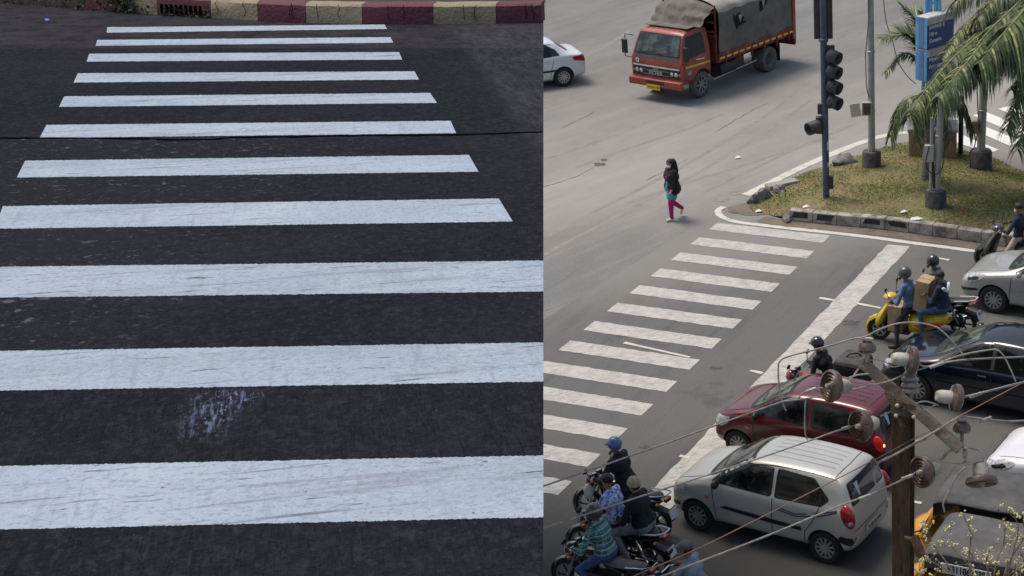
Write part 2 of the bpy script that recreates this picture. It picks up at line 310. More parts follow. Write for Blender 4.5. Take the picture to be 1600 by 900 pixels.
for ti, (px, wd_) in enumerate((([(849, 372), (930, 330), (1020, 285), (1110, 235), (1200, 178), (1262, 130)], .16), ([(849, 398), (940, 350), (1030, 303), (1125, 250), (1215, 195), (1268, 155)], .14), ([(980, 318), (1060, 290), (1150, 262), (1230, 236), (1300, 215)], .15),
                ([(849, 250), (930, 222), (1010, 190), (1060, 176)], .15), ([(900, 262), (980, 232), (1060, 206), (1130, 178)], .12), ([(1100, 300), (1180, 262), (1260, 225), (1330, 196)], .12), ([(849, 120), (900, 96), (950, 70), (985, 48)], .16))):
    strip('tyre_mark', px, wd_, tyre_m, .0010+.0004*ti, 10)
oil_m = layered('oil_stain', (.062, .060, .056), [(9, ST, .45, .6, (.12, .117, .11), 1.0)], bump=.2)
for cx, cy, rx, ry in ((1330, 505, 14, 5), (1170, 640, 12, 4), (1252, 570, 10, 3.5), (1120, 575, 9, 3), (1010, 700, 10, 4)): blob('oil_stain', cx, cy, rx, ry, oil_m, .0065, 26, .35)
# ------------------------------------------------------------------ grass island
kb_front = [(1233, 345), (1319, 353.4), (1381, 359), (1444, 367.5), (1519, 378), (1640, 397), (1800, 422)]
far_edge = [(1720, 305), (1600, 268), (1547, 245), (1506, 236), (1490, 230), (1422, 222), (1381, 230), (1350, 240), (1319, 249), (1287, 261), (1250, 273), (1209, 296), (1176, 315), (1172, 328), (1200, 336)]
isl = [G(*p) for p in kb_front]; fe = [G(*p) for p in far_edge]
# the lawn rises from road level at its left tip to kerb height
def lawn_h(p):
    d = min((Vector((p.x, p.y, 0))-Vector((e.x, e.y, 0))).length for e in fe_d); return .24*min(1, d/1.6) if d < 50 else .24
fe_d = catmull(fe, 5)
poly = [Vector((p.x, p.y, 0)) for p in catmull(isl, 4)]+[Vector((p.x, p.y, 0)) for p in fe_d]
def inside(x, y, pl):
    c = False; n = len(pl); j = n-1
    for i in range(n):
        if (pl[i].y > y) != (pl[j].y > y) and x < (pl[j].x-pl[i].x)*(y-pl[i].y)/(pl[j].y-pl[i].y)+pl[i].x: c = not c
        j = i
    return c
def fill(poly2, step, off=(.5, .5)):
    xs = [p[0] for p in poly2]; ys = [p[1] for p in poly2]; pts = [Vector((p[0], p[1])) for p in poly2]; nb = len(pts); pv = pts[:]
    x = min(xs)+step*off[0]
    while x < max(xs):
        y = min(ys)+step*off[1]
        while y < max(ys):
            if inside(x, y, pv): pts.append(Vector((x, y)))
            y += step
        x += step
    r = delaunay_2d_cdt(pts, [], [list(range(nb))], 1, 1e-5)
    return r[0], r[2]
vs, fs = fill(poly, .5)
mb = MB(); mb.add([Vector((v.x, v.y, lawn_h(Vector((v.x, v.y, 0)))+.03*mnoise.noise(Vector((v.x, v.y, 0))*.8))) for v in vs], fs)
lawn = struct(mb.build('lawn', soil_m))
blades = MB(); gv = []; gf = []
xs = [p.x for p in poly]; ys = [p.y for p in poly]
grass_m = layered('grass_blades', (.150, .205, .050), [(.55, ST, .46, .62, (.36, .275, .125), .85), (1.6, ST, .46, .62, (.32, .265, .13), .75), (.8, (1, 1, 1, .9), .54, .66, (.20, .125, .075), .85), (5, ST, .50, .60, (.085, .105, .030), .6), (7, ST, .57, .65, (.42, .36, .20), .6), (40, ST, .45, .7, (.09, .12, .03), .6)], bump=0)
cnt = 0
while cnt < 42000:
    x = random.uniform(min(xs), min(max(xs), 14)); y = random.uniform(min(ys), max(ys))
    if not inside(x, y, poly): continue
    dens = mnoise.noise(Vector((x*.7, y*.7, 3)))
    if random.random() < .25-dens*.9: continue
    cnt += 1; h = lawn_h(Vector((x, y, 0))); a = random.uniform(0, 2*PI); hh = random.uniform(.012, .042); ww = random.uniform(.008, .018)
    dx, dy = math.cos(a)*ww, math.sin(a)*ww; lx, ly = random.uniform(-.06, .06), random.uniform(-.06, .06); o = len(gv)
    gv += [(x-dx, y-dy, h), (x+dx, y+dy, h), (x+lx, y+ly, h+hh)]; gf.append((o, o+1, o+2))
blades.v = gv; blades.f = gf
g = blades.build('grass', grass_m, smooth=False, keep=True); tag(g, 'short patchy green and straw coloured grass on the traffic island', 'grass', kind='stuff')
# kerb of the island: dirt strip, painted blocks
strip('dirt_strip', [(1190, 342), (1233, 351), (1319, 358.6), (1381, 364.5), (1444, 373), (1519, 384), (1640, 403)], .42, dirt_m, .008)
blob('dirt_corner', 1178, 327, 38, 11, dirt_m, .0085, jit=.12)
kf = catmull([G(*p) for p in kb_front[:6]], 8)
kpaint_w = mat('kerb_white_paint', (.42, .385, .33), .85, 0, .35, 3.5, .7, c2=(.13, .105, .085), thr=(.36, .58)); kpaint_b = mat('kerb_black_paint', (.035, .033, .032), .8, 0, .4, 6, .5)
kt = empty('painted_kerb', kf[0], 0, 'long low concrete kerb with worn black and white blocks along the lawn', 'kerb')
def resample(pts, step):
    out = [pts[0]]; acc = 0
    for a, b in zip(pts, pts[1:]):
        L = (b-a).length; t = step-acc
        while t < L: out.append(a.lerp(b, t/L)); t += step
        acc = L-(t-step)
    return out
kr = resample(kf, .62)
for i in range(len(kr)-1):
    a, b = kr[i]-kf[0], kr[i+1]-kf[0]; d = (b-a).normalized(); nn = Vector((-d.y, d.x, 0)); b2 = b-d*.004
    j = .012*random.uniform(-1, 1)
    v = [a, b2, b2+nn*.24, a+nn*.24]; mb = MB(); mb.add([Vector((p.x, p.y, 0)) for p in v]+[Vector((p.x, p.y, .29+j)) for p in v], [(3, 2, 1, 0), (4, 5, 6, 7), (0, 1, 5, 4), (1, 2, 6, 5), (2, 3, 7, 6), (3, 0, 4, 7)])
    md_ = (a+b)/2+kf[0]-CAM; ix = PPX+FPX*md_.dot(R_)/md_.dot(F_); dark = any(abs(ix-c_) < 17 for c_ in (1257, 1297, 1357)) or abs(ix-1395) < 9
    o = mb.build('kerb_stone', kpaint_w, kt, bevel=.02)
    if dark:
        mid = (a+b)/2; fr = MB(); fr.add([Vector((p.x, p.y, z))-nn*.003 for z in (.07+random.uniform(0, .05), .25) for p in (a+d*random.uniform(.04, .14), b-d*random.uniform(.04, .14))], [(0, 1, 3, 2)]); fr.build('black_paint_block', kpaint_b, o, smooth=False)
# rocks
rock_m = mat('broken_concrete', (.30, .28, .25), .9, 0, .45, 7, .8, c2=(.08, .075, .07))
def rock(px, py, s, label, seed):
    random.seed(seed); mb = MB(); mb.ball((0, 0, s[2]*.35), s, 12, 8, Matrix.Rotation(random.uniform(0, 3), 3, 'Z'))
    mb.v = [tuple(Vector(v)*(1+.55*mnoise.noise(Vector(v)*5.5+Vector((seed, 0, 0))))) for v in mb.v]
    o = mb.build('rock', rock_m); o.location = G(px, py); tag(o, label, 'rock', 'broken concrete lumps at the island edge')
rock(1186, 314, (.40, .19, .20), 'largest dark lump of broken concrete at the left tip of the lawn', 3)
rock(1217, 302, (.30, .18, .16), 'small concrete lump just right of the large dark one', 5)
rock(1321, 257, (.42, .24, .2), 'flat topped pale concrete lump between the two tall poles', 8)
rock(1232, 343, (.25, .14, .14), 'small brown broken block at the left end of the painted kerb', 11)
random.seed(21)
slab = MB().box((0, 0, .06), (.9, .3, .12), .5).build('concrete_slab', concrete_m, bevel=.02); slab.location = G(1222, 291); tag(slab, 'flat pale concrete slab lying beside the left tip of the lawn', 'slab')
litter_m = mat('white_litter', (.7, .69, .66), .6)
for i, (x, y, l) in enumerate([(1260, 324, 'leftmost white scrap of litter on the lawn'), (1413, 332, 'white paper scrap on the lawn left of the concrete pole foot'), (1433, 343, 'long flat white scrap lying on the kerb top'), (1154, 247, 'white scrap lying on the empty road'), (1186, 331, 'white scrap in the dirt at the left tip of the lawn'), (1546, 256, 'white scrap beside the right pole foot')]):
    mb = MB(); s = .10 if i != 2 else .17; h = .25 if i in (0, 1, 5) else (.3 if i == 2 else .012)
    mb.add([(-s, -s*.5, .01), (s*.4, -s*.6, .04), (s, s*.3, .01), (s*.1, s*.2, .07), (-s*.8, s*.6, .02)], [(0, 1, 3), (1, 2, 3), (3, 4, 0)])
    o = mb.build('litter', litter_m, smooth=False); o.location = G(x, y, h); o.location.z = h; tag(o, l, 'litter', 'white scraps of litter')
# ------------------------------------------------------------------ elevated road with the fresh crossing (left)
def Dp(v, off=0.0): return [D(x, y, off) for x, y in v]
far_y, near_y = -26, 1500
fr_, nr_ = D(849, far_y), D(849, near_y); fwd = (fr_-nr_).normalized()
side = NW.cross(fwd).normalized()                   # to the left of the edge
fl_ = D(-420, far_y); nl_ = D(-420, far_y)+(NW.cross(side)).normalized()*0
leftdir = (fl_-fr_).normalized(); nl_ = nr_+leftdir*(fl_-fr_).length*1.0
deck = [nr_, fr_, fl_, nl_]
mb = MB(); low = [p-NW*.55 for p in deck]; low[0] = low[0]+leftdir*.9; low[1] = low[1]+leftdir*.9; mb.add([p-NW*.004 for p in deck]+low, [(0, 1, 2, 3), (7, 6, 5, 4), (0, 4, 5, 1), (1, 5, 6, 2), (2, 6, 7, 3), (3, 7, 4, 0)])
struct(mb.build('elevated_road_slab', concrete_m, smooth=False))
for t in (.25, .8):
    c = nr_.lerp(fr_, t)+leftdir*5; mb = MB(); mb.tube([Vector((c.x, c.y, 0)), Vector((c.x, c.y, c.z-.9))], .7, 20)
    b1 = c+leftdir*4.0; b2 = c-leftdir*4.0; mb.beam(b1-NW*.86, b2-NW*.86, 1.1, .6); struct(mb.build('road_pier', concrete_m))
def dsheet(name, px, m, off): return struct(MB().sheet(Dp(px, off)).build(name, m, smooth=False))
dsheet('elevated_road', [(849, near_y), (849, 24), (849, far_y), (-420, far_y), (-420, 24)] and [(849, near_y), (849, far_y), (-420, far_y)], deck_m, 0)
struct(MB().sheet([nr_, D(-420, far_y), nl_]).build('elevated_road', deck_m, smooth=False))
random.seed(4)
joint_m = mat('joint_shadow', (.004, .004, .005), 1.0, spec=0)
dj = [(-200, 218), (0, 217), (120, 216.5), (232, 217.5), (260, 219.5), (330, 219), (365, 216), (480, 214.5), (560, 213), (700, 212), (849, 207)]
dj = [(a[0]+(b[0]-a[0])*t/6, a[1]+(b[1]-a[1])*t/6) for a, b in zip(dj, dj[1:]) for t in range(6)]+[dj[-1]]; up = [(x, y-1.9-random.uniform(0, 1.0)) for x, y in dj]; dn = [(x, y+random.uniform(-.6, .8)) for x, y in dj]
mb = MB(); n = len(dj); mb.add(Dp(up, .002)+Dp(dn, .002), [(i, i+1, n+i+1, n+i) for i in range(n-1)]); struct(mb.build('road_joint', joint_m, smooth=False))
dsheet('blue_scrap', [(69, 29), (75, 28.5), (78, 31.5), (72, 33)], mat('blue_scrap_paint', (.02, .09, .5), .5), .009)
LS = [[(167.7, 42.5), (601, 38.2), (604.7, 45.2), (166.6, 51)], [(152, 62.4), (610, 58), (614.4, 66.6), (149.4, 71.5)], [(139.2, 83.8), (623.5, 81.2), (628.3, 93), (135.5, 96.2)],
      [(121.5, 114.5), (647.7, 111.3), (654.7, 124.2), (115, 128.9)], [(100.5, 150.5), (672, 145.1), (682.6, 160.7), (92, 167)], [(72.6, 195.1), (704, 188.7), (712.7, 208), (61.8, 215.5)],
      [(39.2, 251), (732.6, 241.9), (747.7, 268.2), (26.3, 277.3)], [(4.3, 322), (779.4, 310.1), (801.4, 346.1), (-8, 357.4)],
      [(-56, 417.5), (849, 407), (849, 455.5), (-96, 466)], [(-110, 550), (849, 535), (849, 596), (-160, 613)], [(-200, 732), (849, 711.5), (849, 808), (-300, 834)]]
lz = empty('zebra_crossing', D(420, 345), 0, 'clean white zebra crossing on dark asphalt leading to the red and cream kerb', 'zebra crossing')
lo = D(420, 345)
for qd in LS:
    pts = []
    for (a, b) in ((0, 1), (1, 2), (2, 3), (3, 0)):
        n = 420 if a in (0, 2) else 14
        for i in range(n):
            t = i/n; x = qd[a][0]*(1-t)+qd[b][0]*t; y = qd[a][1]*(1-t)+qd[b][1]*t
            k = .006*(y+290)/10 if i and a in (0, 2) else 0
            if b == 2 or qd[a][0] > 848: x = min(x, 849)
            pts.append(D(x, y+random.uniform(-.5, .5)*k*2.4+mnoise.noise(Vector((x*.03, y, 0)))*k*.35, .0012)-lo)
    MB().sheet(pts).build('stripe', deckstripe_m, lz, smooth=False)
# red and cream kerb
kred = mat('kerb_red_paint', (.105, .020, .034), .75, 0, .4, 6, .6, c2=(.06, .03, .03), thr=(.3, .5)); kcream = mat('kerb_cream_paint', (.27, .215, .14), .75, 0, .35, 7, .6, c2=(.15, .11, .075), thr=(.28, .48))
mossm = mat('moss', (.03, .05, .012), .9, 0, .5, 12, .8); kdark = mat('dirty_kerb', (.07, .05, .045), .9, 0, .5, 8, .8)
base = [(-420, -8), (0, 4), (132, 15), (201, 19.5), (246, 23), (330, 28), (403, 33), (478, 36), (566, 38), (677, 38), (775, 37), (849, 35.5)]
def base_y(x):
    for (x0, y0), (x1, y1) in zip(base, base[1:]):
        if x0 <= x <= x1: return y0+(y1-y0)*(x-x0)/(x1-x0)
kt2 = empty('painted_kerb', D(420, 33), 0, 'tall cracked kerb of alternating dark red and cream blocks behind the clean crossing', 'kerb'); ko = D(420, 33)
back = (NW.cross(leftdir)).normalized()
if back.dot(F_) < 0: back = -back
segs = [(-420, -200, kcream), (-200, 0, kdark), (0, 132, kdark), (132, 201, kred), (201, 246, kcream), (246, 330, None), (330, 403, kcream), (403, 478, kred), (478, 566, kcream), (566, 677, kred), (677, 775, kcream), (775, 846.5, kred)]
for x0, x1, m in segs:
    if m is None: m = kred
    n = 5; botf = [D(x0+(x1-x0)*i/n+(.6 if i == 0 else 0), base_y(x0+(x1-x0)*i/n)) for i in range(n+1)]
    hh = .245
    vs = []
    for p in botf:
        jx = random.uniform(-.012, .012)
        prof = [(0, 0), (0.01+jx, hh*.5), (.03, hh*.86), (.075, hh*.98), (.30, hh), (.30, 0)]
        vs += [p+back*u+NW*(v+jx*.5)-ko for u, v in prof]
    k = 6; fs = [(i*k+j, (i+1)*k+j, (i+1)*k+j+1, i*k+j+1) for i in range(n) for j in range(k-1)]+[tuple(range(k)), tuple(n*k+j for j in range(k-1, -1, -1))]
    o = MB().add(vs, fs).build('kerb_stone', m, kt2)
    if x0 == 246:
        gr = MB()
        for i in range(9):
            xx = x0+8+i*7.5; pa = D(xx, base_y(xx)-4); pb = D(xx+4.5, base_y(xx+4.5)-4)
            e = -back*.06-ko; gr.add([D(xx, base_y(xx))+NW*.03+e, D(xx+5, base_y(xx+5))+NW*.03+e, D(xx+5, base_y(xx+5))+NW*.15+e, D(xx, base_y(xx))+NW*.15+e], [(0, 1, 2, 3)])
        gr.build('drain_slot', joint_m, o, smooth=False)
    elif m in (kcream, kred) and x0 > 300:   # cracks
        cr = MB(); 
        for _ in range(2):
            xx = random.uniform(x0+8, x1-8); pts = [(xx+random.uniform(-3, 3), t) for t in (0.05, .12, .19, .24)]
            for (xa, ha), (xb, hb) in zip(pts, pts[1:]):
                e = -back*.012-ko; wv = .5; cr.add([D(xa-wv, base_y(xa))+NW*ha+e, D(xa+wv, base_y(xa))+NW*ha+e, D(xb+wv, base_y(xb))+NW*hb+e, D(xb-wv, base_y(xb))+NW*hb+e], [(0, 1, 2, 3)])
        cr.build('crack', joint_m, o, smooth=False)
verge_m = layered('dark_leafy_verge', (.035, .028, .022), [(6, ST, .5, .66, (.07, .05, .03), .8), (9, ST, .55, .68, (.02, .035, .01), .8)], bump=1.0, bscale=20)
vp = [D(x, base_y(x)-8, .2) for x in (849, 775, 677, 566, 403, 246, 132, 0, -420)]
vp = [D(x, base_y(x))+back*.28+NW*.22 for x in (849, 775, 677, 566, 403, 246, 132, 0, -420)]
bk = [p+back*6 for p in reversed(vp)]
d0 = D(849, -300); seamn = (D(849, 0)-CAM).cross(D(849, 400)-CAM).normalized()
bk[-1] = vp[0]+(D(849, far_y)-D(849, 200)).normalized()*6
struct(MB().sheet(vp+bk).build('verge', verge_m, smooth=False))
# weeds at the kerb foot
random.seed(9); mv = []; mf = []
for i in range(900):
    x = random.choice([random.gauss(186, 12), random.gauss(205, 8), random.uniform(-100, 240), random.uniform(250, 330)]); y = base_y(x); hgt = random.uniform(0, .22)*(1 if 150 < x < 225 else .5)
    c = D(x, y+random.uniform(-1, .8))+NW*hgt-back*random.uniform(0, .10); s = random.uniform(.012, .035); a = Vector([random.uniform(-1, 1) for _ in range(3)]).normalized()*s; b = Vector([random.uniform(-1, 1) for _ in range(3)]).normalized()*s*.6
    o = len(mv); mv += [c-a, c+b, c+a, c-b]; mf.append((o, o+1, o+2, o+3))
tag(MB().add(mv, mf).build('weeds', mat('weed_leaf', (.04, .06, .018), .7, 0, .5, 30), smooth=False, keep=True), 'small dark green weeds growing at the foot of the red and cream kerb', 'weeds', kind='stuff')
# ------------------------------------------------------------------ vehicles: shared tools
def chaikin(p, n=1, r=.045):
    q = []
    for i in range(len(p)):
        a = Vector(p[i-1]); b = Vector(p[i]); c = Vector(p[(i+1) % len(p)]); l1, l2 = (a-b).length, (c-b).length; k = min(r, l1*.35, l2*.35)
        p0 = b+(a-b).normalized()*k; p2 = b+(c-b).normalized()*k
        for t in (0, .33, .67, 1): v = p0*(1-t)**2+b*2*t*(1-t)+p2*t*t; q.append((v.x, v.y))
    return q
def chaikin_old(p, n=2):
    for _ in range(n):
        q = []
        for i in range(len(p)):
            a = p[i]; b = p[(i+1) % len(p)]; q += [(a[0]*.75+b[0]*.25, a[1]*.75+b[1]*.25), (a[0]*.25+b[0]*.75, a[1]*.25+b[1]*.75)]
        p = q
    return p
def patch(bvh, poly, direc, m, name, parent, off=.006, step=.07, rnd=1, label=None):
    """a skin-tight panel: the 2-D outline is laid onto the body surface along a direction"""
    p = chaikin(poly, rnd) if rnd else list(poly); dense = []
    for i in range(len(p)):
        a = p[i]; b = p[(i+1) % len(p)]; k = max(1, int(math.hypot(b[0]-a[0], b[1]-a[1])/step))
        dense += [(a[0]+(b[0]-a[0])*j/k, a[1]+(b[1]-a[1])*j/k) for j in range(k)]
    vs, fs = fill(dense, step); out = []; miss = set()
    for v in vs:
        if direc == 'L': o, d = Vector((v.x, 3, v.y)), Vector((0, -1, 0))
        elif direc == 'R': o, d = Vector((v.x, -3, v.y)), Vector((0, 1, 0))
        elif direc == 'F': o, d = Vector((6, v.x, v.y)), Vector((-1, 0, 0))
        elif direc == 'B': o, d = Vector((-6, v.x, v.y)), Vector((1, 0, 0))
        else: o, d = Vector((v.x, v.y, 6)), Vector((0, 0, -1))
        h = bvh.ray_cast(o, d)
        if h[0] is None: miss.add(len(out)); h = (o, -d)
        nn = h[1] if h[1].dot(d) < 0 else -h[1]
        out.append(h[0]+nn*off)
    fs = [f for f in fs if not any(i in miss for i in f) and max((out[f[i]]-out[f[i-1]]).length for i in range(len(f))) < max(.25, step*4.5)]
    mb = MB().add(out, fs); o = mb.build(name, m, parent)
    if label: o['label'] = label
    return o
def line2(pts, wd):
    """thin 2-D ribbon outline around a polyline"""
    L, Rr = [], []
    for i, p in enumerate(pts):
        a = pts[max(0, i-1)]; b = pts[min(len(pts)-1, i+1)]; d = Vector((b[0]-a[0], b[1]-a[1])).normalized()
        L.append((p[0]-d.y*wd/2, p[1]+d.x*wd/2)); Rr.append((p[0]+d.y*wd/2, p[1]-d.x*wd/2))
    return L+Rr[::-1]
def wheel(parent, x, y, r, wd, sidey, rim=None, spokes=10, style='cover', tyre=None, name='wheel'):
    t = (tyre or rubber); s = sidey; c = Vector((x, y, r))
    mb = MB(); hw = wd/2
    prof = [(r*.64, -hw*.85), (r*.80, -hw), (r*.95, -hw*.92), (r, -hw*.6), (r, hw*.6), (r*.95, hw*.92), (r*.80, hw), (r*.64, hw*.85)]
    o = mb.lathe(prof, c, (0, 1, 0), 28).build(name, t, parent)
    rm = MB().lathe([(0, hw*.5*s), (r*.18, hw*.55*s), (r*.3, hw*.35*s), (r*.62, hw*.62*s), (r*.66, hw*.86*s), (r*.60, hw*.80*s)], c, (0, 1, 0), 28)
    rm.build('rim', rim or alloy, o)
    if style != 'steel':
        sp = MB()
        for k in range(spokes):
            a = 2*PI*k/spokes; dx, dz = math.cos(a), math.sin(a)
            sp.beam(c+Vector((dx*r*.12, s*hw*.74, dz*r*.12)), c+Vector((dx*r*.60, s*hw*.88, dz*r*.60)), r*.12 if style == 'cover' else r*.15, .012, (0, 1, 0))
        sp.lathe([(0, hw*.92*s), (r*.14, hw*.88*s), (r*.16, hw*.6*s)], c, (0, 1, 0), 16); sp.build('spokes', rim or alloy, o)
        bk = MB().lathe([(r*.2, hw*.50*s), (r*.56, hw*.70*s)], c, (0, 1, 0), 24).build('rim_gap', blackp, o)
    return o
def place_wheels(root, fpx, rpx, wx_f, wx_r, yoff):
    """stand a vehicle on the two near-side wheel contacts seen in the photo"""
    a, b = G(*fpx), G(*rpx); yaw = math.atan2((a-b).y, (a-b).x); m = (a+b)/2
    lm = Vector(((wx_f+wx_r)/2, yoff, 0)); root.rotation_euler = (0, 0, yaw)
    root.location = m-Matrix.Rotation(yaw, 3, 'Z') @ lm; return yaw
def place_pt(root, px, py, h, local, yaw):
    root.rotation_euler = (0, 0, yaw); l = Matrix.Rotation(yaw, 3, 'Z') @ Vector((local[0], local[1], 0)); p = G(px, py, h); root.location = (p.x-l.x, p.y-l.y, 0)
def carpaint(name, c, metal=.25, rough=.32): return mat(name, c, rough, metal, .06, 2.0, coat=.75)
def arc_well(mb, x, r, w): mb.lathe([(0, -w), (r, -w), (r, w), (0, w)], (x, 0, r*.86), (0, 1, 0), 32)
def car(name, label, cat, paint, st, wx, wr, wy, wells=True, group=None):
    """body lofted through stations (x, z_bottom, z_shoulder, z_top, half_width, half_top_width)"""
    root = empty(name, (0, 0, 0), 0, label, cat, group); vs = []; n = 13
    for (x, zb, zs, zt, w_, wt) in st:
        e = max(.015, min(.09, (zt-zs)*.3)); h = [(0, zb), (w_*.8, zb), (w_-.03, zb+.07), (w_, zb+(zs-zb)*.5), (w_-.012, zs-.03), (w_-.05-(.02 if zt-zs > .2 else 0), zs+min(.04, (zt-zs)*.3)), (wt, zt-e), (wt-.10, zt-e*.25), (0, zt)]
        half = h; ring = [(y, z) for y, z in half]+[(-y, z) for y, z in half[-2:0:-1]]
        vs.append([(x, y, z) for y, z in ring])
    k = len(vs[0]); flatv = [p for r in vs for p in r]; fs = [(i*k+j, i*k+(j+1) % k, (i+1)*k+(j+1) % k, (i+1)*k+j) for i in range(len(vs)-1) for j in range(k)]
    fs += [tuple(range(k)), tuple((len(vs)-1)*k+j for j in range(k-1, -1, -1))]
    b = MB().add(flatv, fs).build('body', paint, None, sub=2)
    dg = bpy.context.evaluated_depsgraph_get(); me = bpy.data.meshes.new_from_object(b.evaluated_get(dg)); b.modifiers.clear(); b.data = me; b.parent = root
    me.polygons.foreach_set('use_smooth', [True]*len(me.polygons))
    bm = bmesh.new(); bm.from_mesh(me); bvh = BVHTree.FromBMesh(bm); bm.free()
    if wells:
        cut = MB(); 
        for x in wx: arc_well(cut, x, wr*1.16, 1.2)
        c = cut.build('cut', under, None, smooth=False)
        cc = MB().box((0, 0, .35), (3, (wy-.26)*2, 2)).build('core', under, None, smooth=False)
        bo = b.modifiers.new('b', 'BOOLEAN'); bo.object = c; bo.operation = 'DIFFERENCE'; bo.solver = 'EXACT'
        dg = bpy.context.evaluated_depsgraph_get(); me2 = bpy.data.meshes.new_from_object(b.evaluated_get(dg)); b.modifiers.clear(); b.data = me2
        bpy.data.objects.remove(c); bpy.data.objects.remove(cc)
        MB().box((0, 0, .42), (abs(wx[0]-wx[1])+wr*3.0, (wy-.20)*2, .34)).build('underbody', under, root, smooth=False)
        b.data.set_sharp_from_angle(angle=math.radians(42))
    for x in wx:
        for s in (1, -1): wheel(root, x, s*(wy-.085), wr, .17, s, spokes=11, style='cover')
    return root, bvh
def seams(bvh, root, segs, wd=.012, d='L'):
    for pts in segs: patch(bvh, line2(pts, wd), d, blackp, 'panel_gap', root, .004, .08, 0)
def mirror_part(root, x, y, z, m):
    for s in (1, -1): MB().ball((x, s*y, z), (.06, .10, .075)).build('wing_mirror', m, root)
def handles(bvh, root, xs, z, m):
    for x in xs: patch(bvh, [(x-.08, z-.018), (x+.08, z-.012), (x+.08, z+.02), (x-.08, z+.02)], 'L', m, 'door_handle', root, .02, .05, 1)
def interior_bits(root, pts, m, names='seat'):
    pass
# ---- small hatchbacks (silver and maroon)
def small_hatch(name, label, paint, moulding, rear_style, scale=1.0):
    st = [(1.715, .34, .50, .58, .46, .40), (1.69, .24, .60, .68, .62, .55), (1.60, .20, .70, .80, .70, .60), (1.42, .19, .78, .88, .735, .62), (1.15, .19, .85, .96, .745, .63), (.95, .19, .88, 1.00, .745, .63),
          (.70, .19, .90, 1.17, .745, .595), (.32, .19, .91, 1.385, .745, .585), (.05, .19, .92, 1.445, .745, .59), (-.5, .19, .93, 1.475, .745, .595), (-1.0, .19, .94, 1.47, .74, .59), (-1.42, .20, .95, 1.435, .735, .58),
          (-1.50, .21, .95, 1.37, .73, .58), (-1.60, .24, .94, 1.10, .72, .60), (-1.665, .28, .86, .94, .68, .58), (-1.70, .34, .60, .74, .62, .55)]
    root, bvh = car(name, label, 'hatchback car', paint, st, (1.16, -1.20), .275, .73)
    for s, d in ((1, 'L'), (-1, 'R')):
        patch(bvh, [(.90, .935), (.74, 1.08), (.32, 1.335), (-.26, 1.375), (-.24, .93)], d, blackp, 'window_seal', root, .003, .06, 1)
        patch(bvh, [(.78, .95), (.66, 1.08), (.29, 1.31), (-.20, 1.345), (-.18, .945)], d, glass, 'window', root, .008, .06, 1)
        patch(bvh, [(-.29, .93), (-.32, 1.38), (-.98, 1.355), (-1.27, 1.08), (-1.14, .955)], d, blackp, 'window_seal', root, .003, .06, 1)
        patch(bvh, [(-.35, .945), (-.375, 1.345), (-.95, 1.325), (-1.18, 1.09), (-1.09, .975)], d, glass, 'window', root, .008, .06, 1)
        for sg in ([(.86, .91), (.84, .75), (.78, .30)], [(-.265, .92), (-.265, .28)], [(-1.12, .98), (-1.0, .70), (-.86, .5), (-.84, .30)], [(.74, .27), (-.84, .27)]):
            patch(bvh, line2(sg, .014), d, blackp, 'panel_gap', root, .003, .08, 0)
        for x in (-.12, -.95): patch(bvh, [(x-.09, .80), (x+.07, .805), (x+.07, .85), (x-.09, .85)], d, paint, 'door_handle', root, .022, .05, 1)
        if moulding: patch(bvh, [(.70, .55), (.60, .60), (-.80, .56), (-.80, .50), (-.2, .50)], d, blackp, 'side_moulding', root, .014, .06, 0)
        patch(bvh, [(1.66, .60), (1.62, .75), (1.30, .80), (1.36, .66), (1.5, .58)], d, lampglass, 'headlight', root, .008, .05, 1)
        patch(bvh, [(1.70, .44), (1.50, .47), (1.46, .40), (1.68, .36)], d, blackp, 'bumper_corner', root, .006, .05, 1)
        patch(bvh, [(-1.70, .52), (-1.48, .56), (-1.42, .46), (-1.66, .38)], d, blackp, 'bumper_corner', root, .006, .05, 1)
        if moulding:
            for dz in (0, .035): patch(bvh, line2([(-.38, .76+dz), (-.7, .72+dz), (-1.1, .80+dz*1.5), (-1.42, .93+dz*.6)], .02), d, mat('violet_stripe', (.06, .03, .10), .4), 'side_stripe', root, .005, .06, 0)
        patch(bvh, [(.90, .66), (.98, .66), (.98, .70), (.90, .70)], d, orangelens, 'indicator', root, .012, .03, 1)
    patch(bvh, [(-.60, .985), (.60, .985), (.53, 1.20), (.45, 1.385), (-.45, 1.385), (-.53, 1.20)], 'F', blackp, 'windscreen_seal', root, .003, .06, 1)
    patch(bvh, [(-.555, 1.02), (.555, 1.02), (.50, 1.20), (.42, 1.365), (-.42, 1.365), (-.50, 1.20)], 'F', wglass, 'windscreen', root, .009, .06, 1)
    patch(bvh, [(.94, -.60), (1.02, 0), (.94, .60), (.86, .55), (.90, 0), (.86, -.55)], 'T', blackp, 'wiper_cowl', root, .006, .06, 1)
    patch(bvh, line2([(.93, -.1), (.78, .42)], .022), 'T', blackp, 'wiper', root, .02, .05, 0)
    patch(bvh, [(-.45, .40), (.45, .40), (.40, .28), (-.40, .28)], 'F', blackp, 'lower_grille', root, .006, .06, 1)
    patch(bvh, [(-.30, .56), (.30, .56), (.30, .63), (-.30, .63)], 'F', blackp, 'grille', root, .006, .05, 1)
    patch(bvh, [(-.24, .44), (.24, .44), (.24, .53), (-.24, .53)], 'F', platew, 'number_plate', root, .016, .05, 0)
    patch(bvh, [(-.56, 1.0), (.56, 1.0), (.50, 1.33), (-.50, 1.33)], 'B', blackp, 'rear_window_seal', root, .003, .05, 1)
    patch(bvh, [(-.52, 1.03), (.52, 1.03), (.455, 1.305), (-.455, 1.305)], 'B', glass, 'rear_window', root, .009, .05, 1)
    patch(bvh, line2([(-.30, 1.04), (.05, 1.10), (.22, 1.14)], .022), 'B', blackp, 'rear_wiper', root, .02, .05, 0)
